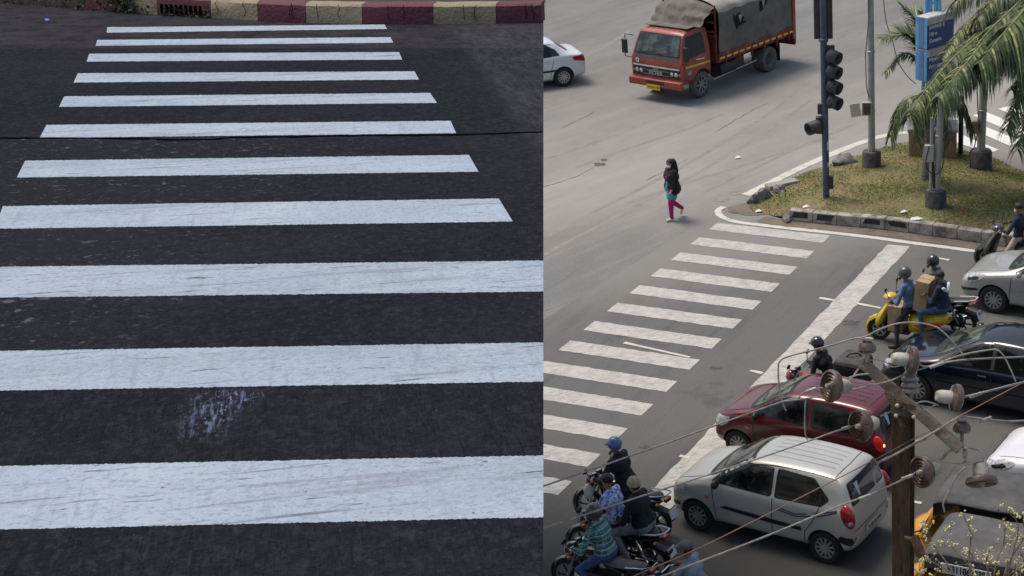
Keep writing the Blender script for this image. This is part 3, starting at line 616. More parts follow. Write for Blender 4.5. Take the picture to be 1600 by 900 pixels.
    patch(bvh, [(.25, 1.08), (.30, 1.08), (.34, 1.28), (.22, 1.28)], 'B', mat('window_sticker', (.35, .50, .55), .5), 'sticker', root, .013, .05, 0)
    patch(bvh, line2([(-.60, .97), (-.62, .62), (.62, .62), (.60, .97)], .014), 'B', blackp, 'tailgate_gap', root, .004, .06, 0)
    patch(bvh, [(-.25, .46), (.25, .46), (.25, .57), (-.25, .57)], 'B', platew, 'number_plate', root, .018, .05, 0)
    for s in (1, -1):
        lens = MB().ball((-1.585, s*.655, .865), (.125, .080, .20) if rear_style != 'lit' else (.105, .062, .15), 18, 12, Matrix.Rotation(.28, 3, 'Y')).build('tail_light', redlens if rear_style != 'lit' else litlens, root)
        if rear_style != 'lit': MB().ball((-1.64, s*.685, .80), (.065, .045, .065)).build('reversing_lens', lampglass, lens)
    for y in (-.3, -.15, 0, .15, .3): patch(bvh, line2([(.0, y*.95), (-.6, y), (-1.2, y*.95)], .014), 'T', blackp if False else paint, 'roof_rib', root, .012, .10, 0)
    patch(bvh, line2([(.30, .555), (-.3, .535), (-1.36, .52)], .012), 'T', blackp, 'roof_gap', root, .004, .1, 0); patch(bvh, line2([(.30, -.555), (-.3, -.535), (-1.36, -.52)], .012), 'T', blackp, 'roof_gap', root, .004, .1, 0)
    patch(bvh, line2([(-1.30, .50), (-1.33, 0), (-1.30, -.50)], .012), 'T', blackp, 'tailgate_gap', root, .004, .06, 0)
    patch(bvh, line2([(.98, .58), (1.3, .60), (1.58, .54)], .010), 'T', blackp, 'bonnet_gap', root, .004, .08, 0); patch(bvh, line2([(.98, -.58), (1.3, -.60), (1.58, -.54)], .010), 'T', blackp, 'bonnet_gap', root, .004, .08, 0)
    mirror_part(root, .74, .80, .97, blackp)
    return root, bvh
silver = carpaint('silver_car_paint', (.53, .515, .465), .2, .34)
maroon = carpaint('maroon_car_paint', (.110, .006, .011), .1, .25)
sh, bv = small_hatch('silver_hatchback', 'silver small hatchback with black side moulding, nearest car in the queue', silver, True, 'off')
yaw = place_wheels(sh, (1085, 829), (1293.8, 883), 1.16, -1.20, .73); sh.scale = (1, 1, 1.05)
text('TS 08 GB 5264', .075, inkm, sh, (-1.745, 0, .515), (PI/2, 0, -PI/2), 'plate_lettering', .002)
rh, bv2 = small_hatch('maroon_hatchback', 'dark red small hatchback with its brake lights lit', maroon, False, 'lit')
CARYAW = HEAD
patch(bv2, [(-1.33, .66)], 'L', whitem, 'x', rh) if False else None
MB().ball((-1.69, .655, .86), (.024, .022, .03)).build('brake_bulb', hotlens, rh)
MB().lathe([(0, .0), (.05, 0), (.05, -.01)], (-1.30, .745, .62), (0, 1, 0), 18).build('round_sticker', whitem, rh)
text('R', .07, inkm, rh, (-1.30, .750, .62), (PI/2, 0, PI), 'sticker_letter', .002)
place_pt(rh, 1122, 655, .60, (1.66, .55), yaw+.0)
# ---- larger cars
def saloon(name, label, cat, paint, L=4.2, boot=True, roofm=None, hood_h=.98, W=.86, lit=False):
    h = L/2
    st = [(h, .36, .52, .60, .55, .45), (h-.04, .24, .62, .70, .72, .62), (h-.2, .2, .70, .80, .80, .68), (h-.5, .19, .78, .89, .84, .70), (h-.95, .19, .87, hood_h, W-.01, .70), (h-1.15, .19, .90, hood_h+.04, W, .69),
          (h-1.45, .19, .93, 1.19, W, .66), (h-1.85, .19, .95, 1.40, W, .60), (h-2.15, .19, .96, 1.475, W, .585), (h-2.6, .19, .97, 1.495, W, .58), (h-3.0, .19, .98, 1.465, W, .575)]
    if boot: st += [(-h+.85, .2, .99, 1.34, W-.01, .59), (-h+.55, .21, .99, 1.10, W-.02, .64), (-h+.42, .22, .98, 1.06, W-.03, .66), (-h+.12, .25, .95, 1.03, W-.06, .66), (-h+.03, .3, .85, .95, W-.10, .62), (-h, .36, .6, .7, W-.2, .55)]
    else: st += [(-h+.6, .2, .99, 1.42, W-.01, .57), (-h+.35, .21, .99, 1.28, W-.02, .60), (-h+.14, .25, .97, 1.06, W-.04, .64), (-h+.04, .3, .85, .94, W-.08, .62), (-h, .36, .6, .7, W-.2, .55)]
    f, r = h-.82, -h+.80
    root, bvh = car(name, label, cat, paint, st, (f, r), .31, W-.015)
    re = -h+(.98 if boot else .55)
    for d in ('L', 'R'):
        patch(bvh, [(h-1.25, .975), (h-1.55, 1.14), (h-1.95, 1.375), (h-2.2, 1.415), (re+.35, 1.40), (re, 1.20), (re-.12, 1.02)], d, blackp, 'window_seal', root, .003, .06, 1)
        patch(bvh, [(h-1.38, .99), (h-1.62, 1.14), (h-1.98, 1.35), (h-2.28, 1.39), (h-2.30, .995)], d, glass, 'window', root, .008, .06, 1)
        patch(bvh, [(h-2.37, .995), (h-2.36, 1.39), (re+.36, 1.375), (re+.20, 1.30), (re+.16, 1.01)], d, glass, 'window', root, .008, .06, 1)
        for sg in ([(h-1.22, .95), (h-1.20, .7), (h-1.18, .3)], [(h-2.33, .97), (h-2.33, .28)], [(re+.1, .98), (re+.16, .75), (r+.42, .5), (r+.44, .30)], [(h-1.18, .27), (r+.44, .27)]): patch(bvh, line2(sg, .014), d, blackp, 'panel_gap', root, .003, .08, 0)
        for x in (h-2.15, re+.35): patch(bvh, [(x-.10, .84), (x+.08, .845), (x+.08, .88), (x-.10, .88)], d, steel, 'door_handle', root, .022, .05, 1)
        patch(bvh, [(h-.12, .62), (h-.10, .72), (h-.42, .83), (h-.66, .84), (h-.50, .72), (h-.3, .64)], d, lampglass, 'headlight', root, .008, .05, 1)
        patch(bvh, [(h-.22, .66), (h-.2, .70), (h-.42, .78), (h-.5, .76), (h-.4, .70)], d, blackg, 'headlight_core', root, .012, .04, 1)
        patch(bvh, [(h-.02, .46), (h-.45, .53), (h-.47, .48), (h-.02, .40)], d, blackp, 'bumper_strip', root, .010, .05, 1)
        patch(bvh, [(-h+.02, .74), (-h+.42, .82), (-h+.48, .93), (-h+.05, .97)], d, redlens, 'tail_light', root, .010, .05, 1)
        patch(bvh, [(h-1.3, .53), (re+.05, .53), (re, .59), (h-1.2, .59)], d, paint if cat != 'saloon car' else blackp, 'side_moulding', root, .016, .06, 1)
    patch(bvh, [(-.68, hood_h+.01), (.68, hood_h+.01), (.60, 1.25), (.49, 1.41), (-.49, 1.41), (-.60, 1.25)], 'F', blackp, 'windscreen_seal', root, .003, .06, 1)
    patch(bvh, [(-.64, hood_h+.04), (.64, hood_h+.04), (.57, 1.25), (.47, 1.385), (-.47, 1.385), (-.57, 1.25)], 'F', wglass, 'windscreen', root, .009, .06, 1)
    patch(bvh, line2([(-.1, hood_h+.03), (.45, hood_h+.09)], .03), 'F', blackp, 'wiper', root, .02, .05, 0)
    patch(bvh, [(-.5, .42), (.5, .42), (.46, .27), (-.46, .27)], 'F', blackp, 'lower_grille', root, .006, .06, 1)
    patch(bvh, [(-.42, .62), (.42, .62), (.36, .72), (-.36, .72)], 'F', blackp, 'grille', root, .008, .06, 1)
    patch(bvh, [(-.25, .47), (.25, .47), (.25, .57), (-.25, .57)], 'F', platew, 'number_plate', root, .018, .05, 0)
    patch(bvh, [(-.56, 1.10), (.56, 1.10), (.48, 1.36), (-.48, 1.36)], 'B', glass, 'rear_window', root, .009, .05, 1)
    patch(bvh, [(-.25, .66), (.25, .66), (.25, .77), (-.25, .77)], 'B', platew, 'number_plate', root, .018, .05, 0)
    for s in (1, -1):
        patch(bvh, [(s*.5, .76), (s*.78, .74), (s*.80, .94), (s*.54, .93)], 'B', redlens, 'tail_light', root, .010, .04, 1)
        patch(bvh, line2([(h-1.2, s*.66), (h-.8, s*.68), (h-.3, s*.60)], .010), 'T', blackp, 'bonnet_gap', root, .004, .08, 0)
        patch(bvh, line2([(h-1.9, s*.60), (h-2.6, s*.575), (re+.1, s*.57)], .012), 'T', blackp, 'roof_gap', root, .004, .1, 0)
    if roofm: patch(bvh, [(h-2.0, .50), (h-3.3, .50), (h-3.3, -.50), (h-2.0, -.50)], 'T', roofm, 'sunroof', root, .006, .08, 1)
    mirror_part(root, h-1.42, W+.07, 1.02, paint)
    return root, bvh
navy = carpaint('midnight_blue_car_paint', (.006, .010, .021), .1, .12)
gloss_roof = mat('dark_roof_glass', (.012, .014, .018), .04, 0, .3, spec=.9)
dk, _ = saloon('dark_blue_car', 'dark blue car with glossy black roof behind the utility pole', 'car', navy, 4.3, False, gloss_roof, W=.87)
place_pt(dk, 1391, 563, .66, (2.0, .55), yaw)
sv, _ = saloon('silver_saloon', 'silver grey car at the right edge below the kerb', 'car', carpaint('champagne_silver_paint', (.43, .425, .40), .3, .3), 4.2, False, None)
place_pt(sv, 1551, 490, 0, (1.28, .84), yaw+.02)
wc, _ = saloon('white_saloon', 'white saloon car leaving at the top, cut off by the elevated road', 'saloon car', carpaint('white_car_paint', (.66, .69, .71), 0, .3), 4.0, True, None)
place_pt(wc, 882.5, 135.5, 0, (-1.20, .845), PI-.02)
wc.rotation_euler.z = math.radians(203); place_pt(wc, 882.5, 135.5, 0, (-1.20, .845), math.radians(203))
wr, _ = saloon('white_car', 'bright white car at the right edge above the black canopied rickshaw', 'car', carpaint('bright_white_paint', (.74, .73, .75), 0, .3), 4.1, False, None)
place_pt(wr, 1549, 716, .68, (1.95, .5), yaw)
# ------------------------------------------------------------------ truck
truckred = mat('faded_red_truck_paint', (.30, .055, .035), .5, 0, .22, 3, coat=.25)
truckred2 = mat('weathered_red_boards', (.20, .035, .028), .75, 0, .35, 4, .3)
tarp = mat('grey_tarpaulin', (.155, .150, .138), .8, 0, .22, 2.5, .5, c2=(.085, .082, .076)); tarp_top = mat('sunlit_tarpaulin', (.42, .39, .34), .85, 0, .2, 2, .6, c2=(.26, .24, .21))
tarp_b = mat('brown_tarpaulin', (.155, .138, .115), .85, 0, .25, 3, .6)
yref = mat('yellow_reflector', (.75, .45, .05), .4)
def make_truck():
    t = empty('lorry', (0, 0, 0), 0, 'red lorry with a grey tarpaulin covered cargo bed driving at the top', 'truck')
    # cab: x from 2.75 (front) to 1.15 ; half-width 1.0
    W = 1.0
    stc = [(2.78, .62, 1.20, 1.26, .95, .90), (2.74, .58, 1.30, 1.36, .99, .93), (2.70, .58, 1.38, 1.46, 1.0, .94), (2.62, .58, 1.40, 1.75, 1.0, .92), (2.47, .58, 1.40, 2.10, 1.0, .88), (2.38, .58, 1.40, 2.18, 1.0, .86), (1.9, .58, 1.40, 2.22, 1.0, .86), (1.3, .58, 1.40, 2.20, 1.0, .86), (1.20, .58, 1.40, 2.14, .98, .86)]
    vs = []
    for (x, zb, zs, zt, w_, wt) in stc:
        e = min(.07, (zt-zs)*.4+.01); hf = [(0, zb), (w_*.9, zb), (w_-.01, zb+.04), (w_, zb+.3), (w_, zs-.05), (w_-.01, zs), (wt+.01, zt-e), (wt-.06, zt-.005), (0, zt)]
        vs.append([(x, y, z) for y, z in hf]+[(x, -y, z) for y, z in hf[-2:0:-1]])
    k = len(vs[0]); fl = [p for r in vs for p in r]; fs = [(i*k+j, i*k+(j+1) % k, (i+1)*k+(j+1) % k, (i+1)*k+j) for i in range(len(vs)-1) for j in range(k)]+[tuple(range(k)), tuple((len(vs)-1)*k+j for j in range(k-1, -1, -1))]
    b = MB().add(fl, fs).build('cab', truckred, None, sub=1); dg = bpy.context.evaluated_depsgraph_get()
    me = bpy.data.meshes.new_from_object(b.evaluated_get(dg)); b.modifiers.clear(); b.data = me; b.parent = t
    bm = bmesh.new(); bm.from_mesh(me); bv = BVHTree.FromBMesh(bm); bm.free()
    cut = MB(); arc_well(cut, 1.75, .50, 1.3); c = cut.build('cut', under, None, smooth=False)
    bo = b.modifiers.new('b', 'BOOLEAN'); bo.object = c; bo.solver = 'EXACT'; dg = bpy.context.evaluated_depsgraph_get(); me2 = bpy.data.meshes.new_from_object(b.evaluated_get(dg)); b.modifiers.clear(); b.data = me2; bpy.data.objects.remove(c)
    me2.polygons.foreach_set('use_smooth', [True]*len(me2.polygons)); me2.set_sharp_from_angle(angle=math.radians(40))
    patch(bv, [(-.88, 1.43), (.88, 1.43), (.80, 2.07), (-.80, 2.07)], 'F', blackp, 'windscreen_seal', t, .003, .08, 1)
    wsn = patch(bv, [(-.84, 1.47), (.84, 1.47), (.77, 2.03), (-.77, 2.03)], 'F', wglass, 'windscreen', t, .010, .08, 1)
    for a in ([(-.05, 1.46), (.55, 1.55)], [(-.75, 1.46), (-.1, 1.54)]): patch(bv, line2(a, .03), 'F', blackp, 'wiper', wsn, .03, .08, 0)
    patch(bv, [(-.90, 1.31), (.90, 1.31), (.86, 1.42), (-.86, 1.42)], 'F', mat('grey_cowl', (.07, .07, .07), .6), 'cowl', t, .004, .08, 1)
    patch(bv, [(-.92, .78), (.92, .78), (.92, 1.06), (-.92, 1.06)], 'F', blackp, 'grille', t, .012, .08, 1)
    patch(bv, [(-.90, 1.07), (.90, 1.07), (.90, 1.115), (-.90, 1.115)], 'F', whitem, 'chrome_strip', t, .022, .08, 0)
    for zz in (.84, .98): patch(bv, [(-.5, zz), (.5, zz), (.5, zz+.012), (-.5, zz+.012)], 'F', alloy, 'grille_bar', t, .03, .08, 0)
    text('EICHER', .16, alloy, t, (2.815, 0, .90), (PI/2, 0, PI/2), 'grille_lettering', .012, bold=.004)
    em = MB().lathe([(.055, 0), (.085, .01), (.055, .02)], (2.80, 0, 1.03), (1, 0, 0), 18); em.beam((2.81, -.05, 1.0), (2.81, .05, 1.06), .02, .02); em.build('badge', alloy, t)
    text('Q', .15, whitem, t, (2.79, -.72, 1.235), (PI/2, 0, PI/2), 'bonnet_emblem', .004, bold=.01)
    for s in (1, -1):
        for yy in (.60, .76): MB().ball((2.765, s*yy, .92), (.045, .075, .075)).build('headlight', lampglass, t)
        MB().ball((2.74, s*.89, .92), (.05, .04, .08)).build('indicator', orangelens, t)
        a = MB().tube([(2.62, s*.98, 1.95), (2.78, s*1.17, 2.0), (2.80, s*1.19, 1.3), (2.66, s*1.0, 1.25)], .018, 6).build('mirror_arm', blackp, t)
        MB().box((2.80, s*1.19, 1.62), (.07, .20, .44)).build('mirror', blackp, a, bevel=.02)
    bp = MB().prism([(2.74, .46), (2.90, .48), (2.90, .70), (2.72, .74)], -1.02, 1.02, 'y'); bp.build('bumper', truckred, t, bevel=.02)
    MB().box((2.906, 0, .62), (.01, .7, .08)).build('bumper_slot', blackp, t)
    pl = MB().box((2.915, -.05, .47), (.02, .52, .16)).build('number_plate', platey, t); text('TS 05 UA 3198', .075, inkm, pl, (2.928, -.05, .47), (PI/2, 0, PI/2), 'plate_lettering', .002)
    for d in ('L', 'R'):
        dr = patch(bv, [(2.60, 1.36), (2.42, 2.02), (1.55, 2.06), (1.52, 1.40)], d, blackp, 'door_window', t, .004, .08, 1)
        patch(bv, line2([(2.66, 1.38), (2.62, .75), (2.3, .68)], .02), d, blackp, 'door_gap', t, .004, .08, 0)
        patch(bv, line2([(1.44, 2.08), (1.44, .95)], .02), d, blackp, 'door_gap', t, .004, .08, 0)
        patch(bv, [(2.60, 1.10), (1.26, 1.04), (1.26, 1.10), (2.60, 1.16)], d, yref, 'reflective_stripe', t, .006, .08, 0)
        patch(bv, [(2.05, 1.26), (1.62, 1.22), (1.62, 1.26), (2.05, 1.29)], d, whitem, 'door_lettering', t, .006, .08, 0)
        patch(bv, [(2.48, .86), (2.30, .86), (2.30, .98), (2.48, .98)], d, mat('grey_sticker', (.3, .28, .25), .6), 'sticker', t, .006, .08, 0)
    for y in (-.6, -.4, -.2, 0, .2, .4, .6): patch(bv, line2([(2.32, y), (1.3, y)], .03), 'T', truckred, 'roof_rib', t, .02, .1, 0)
    # chassis and tank
    ch = MB(); 
    for s in (.38, -.38): ch.box((-.5, s, .72), (6.2, .09, .2))
    for x in (-2.9, -1.4, 0, 1.2): ch.box((x, 0, .72), (.1, .76, .16))
    ch.build('chassis', under, t)
    MB().lathe([(0, -.45), (.26, -.45), (.28, -.40), (.28, .40), (.26, .45), (0, .45)], (.30, .72, .62), (1, 0, 0), 20).build('fuel_tank', blackp, t)
    MB().box((-.35, .72, .66), (.5, .4, .4)).build('battery_box', blackp, t, bevel=.03)
    MB().tube([(1.1, .93, .42), (-1.25, .93, .50)], .025, 8).build('side_guard_rail', alloy, t)
    MB().tube([(-1.6, .5, .55), (-2.95, .55, .55)], .05, 10).build('exhaust_pipe', alloy, t)
    for (x, s) in ((1.75, 1), (1.75, -1), (-1.82, 1), (-1.82, -1)):
        if x > 0: wheel(t, x, s*.86, .42, .24, s, dusty_rim, 8, 'cover', dusty_rubber)
        else:
            c = Vector((x, s*.84, .42)); ty = MB().lathe([(.24, -.22), (.40, -.22), (.42, -.17), (.42, .17), (.40, .24), (.25, .24)], c, (0, 1, 0), 30).build('wheel', dusty_rubber, t)
            MB().lathe([(0, -.06*s), (.09, -.06*s), (.10, .04*s), (.13, -.1*s), (.24, -.06*s), (.26, .23*s)], c, (0, 1, 0), 24).build('rim', dusty_rim, ty)
    MB().box((-2.38, .84, .55), (.03, .5, .6)).build('mudguard_flap', blackp, t); MB().box((-2.38, -.84, .55), (.03, .5, .6)).build('mudguard_flap', blackp, t)
    # cargo bed: x 1.0 .. -3.2
    x0, x1, bw = .98, -3.35, 1.06
    MB().box(((x0+x1)/2, 0, .98), (x0-x1, 2*bw, .12)).build('bed_floor', truckred2, t, bevel=.01)
    sd_ = MB(); sd_.box((-1.19, bw+.012, 1.13), (4.30, .03, .22)); sd_.build('side_board', truckred2, t, bevel=.005)
    sd2 = MB(); sd2.box((-1.19, -bw-.012, 1.13), (4.30, .03, .22)); sd2.build('side_board', truckred2, t, bevel=.005)
    n = 12
    for i in range(n):
        x = .80-i*.355; MB().box((x, bw+.034, 1.06), (.24, .012, .07)).build('reflector', yref, t, smooth=False)
        if i % 2 == 0: MB().box((x-.18, bw+.03, .93), (.07, .05, .24)).build('bed_stake', truckred2, t)
    hb = MB()
    for z in (1.3, 1.6, 1.9, 2.2, 2.5): hb.box((1.0, 0, z), (.05, 2.0, .05))
    for y in (-1.0, -.5, 0, .5, 1.0): hb.box((1.0, y, 1.85), (.05, .05, 1.8))
    hb.build('headboard_frame', truckred2, t); MB().box((.95, 0, 1.4), (.04, 2.0, .75)).build('headboard', truckred2, t)
    # tarpaulin: arched cover with sag and creases
    vs = []; nx, ny = 44, 40
    for i in range(nx+1):
        x = .92-(4.22)*i/nx
        for j in range(ny+1):
            s = -1+2*j/ny; a = abs(s); hoop = .5+.5*math.cos(2*PI*i/nx*5)
            if a > .52: tt = (a-.52)/.48; y = 1.085-.02*math.sin(tt*3); z = 2.48-tt*1.29
            else: tt = a/.52; y = 1.085*math.sin(tt*PI/2)**.9 if tt > 0 else 0; z = 2.48+.42*math.cos(tt*PI/2)**.8
            nz = mnoise.noise(Vector((x*1.6, s*3.2, 0)))*.055+mnoise.noise(Vector((x*6, s*2.2, 3)))*.022
            vs.append((x+mnoise.noise(Vector((s*4, x, 9)))*.02, math.copysign(y, s)*(1+.025*nz/.05)+nz*.25*(1 if s > 0 else -1), z-.05*(1-hoop)+nz*(.7 if a < .5 else .15)))
    def tp(name, m, cond): 
        fs = []
        for i in range(nx):
            for j in range(ny):
                if cond(i, j): fs.append((i*(ny+1)+j, (i+1)*(ny+1)+j, (i+1)*(ny+1)+j+1, i*(ny+1)+j+1))
        o = MB().add(vs, fs).build(name, m, t); return o
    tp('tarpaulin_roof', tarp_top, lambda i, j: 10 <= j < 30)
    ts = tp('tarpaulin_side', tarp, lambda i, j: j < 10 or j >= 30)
    bmx = bmesh.new(); bmx.from_mesh(ts.data); bvt = BVHTree.FromBMesh(bmx); bmx.free()
    for pl_ in ([(.16, 2.32), (.02, 2.22), (-.20, 2.32), (-.30, 2.16), (-.52, 2.10), (-.34, 2.02), (-.62, 1.93), (-.18, 1.88), (-.02, 1.78)], [(-1.28, 2.42), (-1.75, 2.46), (-1.72, 2.28), (-1.52, 2.12), (-1.34, 2.08)]):
        h_ = patch(bvt, pl_, 'L', under, 'torn_hole', ts, .012, .08, 0); 
        cx = sum(p[0] for p in pl_)/len(pl_); cz = sum(p[1] for p in pl_)/len(pl_)
        patch(bvt, [(cx+.14, cz+.18), (cx-.06, cz+.16), (cx-.02, cz+.05), (cx+.02, cz-.10), (cx+.07, cz+.02)], 'L', tarp_top, 'torn_flap', ts, .05, .06, 0)
    # bulging brown front flap over the cab
    fv = []; nu, nv = 20, 12
    for i in range(nu+1):
        for j in range(nv+1):
            u = -1+2*i/nu; v = j/nv
            z = 2.22+v*(.66*(1-.25*u*u)-.02); x = 1.0+(1-v)**.6*.85*(1-.15*u*u)*(.95 if v > 0 else 1); y = u*1.02*(1-.04*(1-v))
            nz = mnoise.noise(Vector((u*3, v*3.5, 1)))*.09+mnoise.noise(Vector((u*9, v*4, 5)))*.03
            fv.append((x+nz, y, z+nz*.5))
    MB().add(fv, [(i*(nv+1)+j, (i+1)*(nv+1)+j, (i+1)*(nv+1)+j+1, i*(nv+1)+j+1) for i in range(nu) for j in range(nv)]).build('front_flap', tarp_b, t)
    MB().box((2.0, 0, 2.235), (.42, 1.6, .02), .03).build('folded_tarpaulin', tarp_b, t)
    MB().box((x1-.02, 0, 1.55), (.05, 2.14, 1.9)).build('tail_frame', truckred2, t, bevel=.01)
    MB().box((x1+.12, bw+.02, 1.75), (.10, .06, 1.9)).build('tail_post', truckred, t); MB().box((x1+.05, bw-.4, .85), (.05, .85, .55)).build('tailboard', truckred2, t)
    return t
tr = make_truck(); place_wheels(tr, (1097, 152), (1199, 111), 1.75, -1.82, .95)
def driver_bust(parent_loc_obj, lx, ly, lz, shirt, label):
    pass
# ------------------------------------------------------------------ auto rickshaws
auto_y = mat('rickshaw_yellow_paint', (.62, .30, .02), .35, 0, .12, 4, coat=.8); canopy = mat('grey_black_canvas', (.08, .078, .076), .75, 0, .3, 3, .4); canopy2 = mat('faded_canvas', (.10, .097, .093), .8, 0, .25, 3, .4)
def rickshaw(label, cm):
    t = empty('auto_rickshaw', (0, 0, 0), 0, label, 'auto rickshaw')
    # front body shell: tapered nose x 1.3 -> .7
    ns = []; n = 14
    for (x, w_, z0, z1) in ((1.36, .14, .50, .84), (1.30, .32, .42, .98), (1.14, .50, .36, 1.06), (.90, .62, .34, 1.10), (.70, .64, .33, 1.10)):
        ns.append([(x, w_*math.cos(a)*1.0, (z0+z1)/2+(z1-z0)/2*math.sin(a)*(1)) for a in (2*PI*k/n for k in range(n))])
    k = n; fl = [p for r in ns for p in r]; fs = [(i*k+j, i*k+(j+1) % k, (i+1)*k+(j+1) % k, (i+1)*k+j) for i in range(4) for j in range(k)]+[tuple(range(k)), tuple(4*k+j for j in range(k-1, -1, -1))]
    MB().add(fl, fs).build('nose', auto_y, t, sub=1)
    fr = MB(); pts = [(.98, -.58, 1.02), (.72, -.56, 1.62), (.68, -.40, 1.70), (.68, .40, 1.70), (.72, .56, 1.62), (.98, .58, 1.02)]
    fr.tube(pts, .045, 8); fr.tube([(.98, -.58, 1.02), (1.08, -.3, 1.0), (1.10, 0, 1.0), (1.08, .3, 1.0), (.98, .58, 1.02)], .045, 8); f = fr.build('windscreen_frame', auto_y, t)
    MB().sheet([(1.07, -.52, 1.05), (1.07, .52, 1.05), (.735, .52, 1.64), (.735, -.52, 1.64)]).build('windscreen', glass, f)
    bd = MB(); bd.box((0.45, 0, .36), (1.1, 1.20, .08)); bd.build('floor', blackp, t)
    for s in (1, -1):
        MB().prism([(.30, .34), (-1.28, .40), (-1.30, .92), (-.35, .90), (-.15, .62), (.25, .58)], s*.62, s*.66, 'y').build('side_panel', auto_y, t, bevel=.01)
        ml = MB().tube([(.98, s*.60, 1.15), (1.05, s*.82, 1.22)], .012, 6).build('mirror_arm', blackp, t); MB().box((1.05, s*.86, 1.22), (.03, .14, .10)).build('mirror', blackg, ml, bevel=.02)
        MB().tube([(-.32, s*.64, .9), (-.30, s*.64, 1.62)], .022, 8).build('canopy_post', auto_y, t)
    MB().box((-1.30, 0, .68), (.05, 1.28, .6)).build('rear_panel', auto_y, t, bevel=.02)
    MB().box((-.75, 0, .66), (.55, 1.15, .14)).build('passenger_seat', blackp, t, bevel=.04); MB().box((-1.05, 0, .95), (.12, 1.15, .5)).build('seat_back', blackp, t, bevel=.04)
    MB().box((.35, 0, .68), (.35, .5, .10)).build('driver_seat', blackp, t, bevel=.04)
    MB().tube([(.72, -.3, 1.0), (.85, 0, .98), (.72, .3, 1.0)], .018, 6).build('handlebar', blackp, t)
    # canopy: rounded rectangular shell with sagging canvas
    vs = []; nx, ny = 26, 24
    for i in range(nx+1):
        x = .80-2.15*i/nx; back = max(0, (-.95-x)/.4)
        for j in range(ny+1):
            u = -1+2*j/ny; a = abs(u)
            if a > .78: y = .62; z = 1.70-(a-.78)/.22*.20
            else: y = .62*math.sin(a/.78*PI/2)**.75; z = 1.70+.11*math.cos(a/.78*PI/2)
            z -= back**2*.30; fx = max(0, (x-.62)/.18); z -= fx**2*.05
            z += mnoise.noise(Vector((x*3, u*3, 2)))*.012-.012*(math.cos(x*8)*.5+.5)
            vs.append((x, math.copysign(y, u), z))
    fs = [(i*(ny+1)+j, (i+1)*(ny+1)+j, (i+1)*(ny+1)+j+1, i*(ny+1)+j+1) for i in range(nx) for j in range(ny)]
    fr_s = [(i*(ny+1)+j, (i+1)*(ny+1)+j, (i+1)*(ny+1)+j+1, i*(ny+1)+j+1) for i in range(nx) for j in range(ny) if 3 <= j < ny-3]; cn = MB().add(vs, fr_s).build('canopy', cm, t); vb = MB().add(vs, [f for f in fs if f not in set(fr_s)]).build('canopy_valance', blackg if cm is canopy else canopy, t); md = cn.modifiers.new('s', 'SOLIDIFY'); md.thickness = .015
    MB().add([(-1.35, -.66, 1.4), (-1.35, .66, 1.4), (-1.36, .66, .95), (-1.36, -.66, .95)], [(0, 1, 2, 3)]).build('rear_curtain', cm, t)
    for z in ((.60, 1.752), (-.2, 1.748)): MB().tube([(z[0], -.60, 1.73), (z[0], 0, z[1]+.01), (z[0], .60, 1.73)], .012, 5).build('canopy_hoop', blackp, cn)
    wheel(t, 1.02, 0, .21, .11, 1, style='steel'); wheel(t, -.95, .56, .21, .11, 1, style='steel'); wheel(t, -.95, -.56, .21, .11, -1, style='steel')
    MB().ball((1.31, 0, .86), (.07, .09, .09)).build('headlight', lampglass, t)
    for s in (1, -1): MB().box((1.14, s*.36, .90), (.06, .07, .05)).build('indicator', orangelens, t)
    MB().ball((1.02, 0, .44), (.26, .12, .10)).build('front_mudguard', blackp, t)
    return t
r1 = rickshaw('yellow auto rickshaw with a black canopy, the farther one at the right edge', canopy)
place_pt(r1, 1479, 752, 1.72, (.78, 0), yaw+.10)
r2 = rickshaw('yellow auto rickshaw with a phone number board on its grey canopy, lowest right', canopy2)
place_pt(r2, 1468, 829, 1.72, (.78, 0), yaw+.08); 
def sep(r): return r.location.copy()
npb = MB().box((.16, .650, 1.53), (.72, .012, .16)).build('phone_number_board', platew, r2)
text('9311863838', .155, inkm, npb, (.16, .659, 1.53), (PI/2, 0, PI), 'number_lettering', .002, xs=.72, bold=.003)
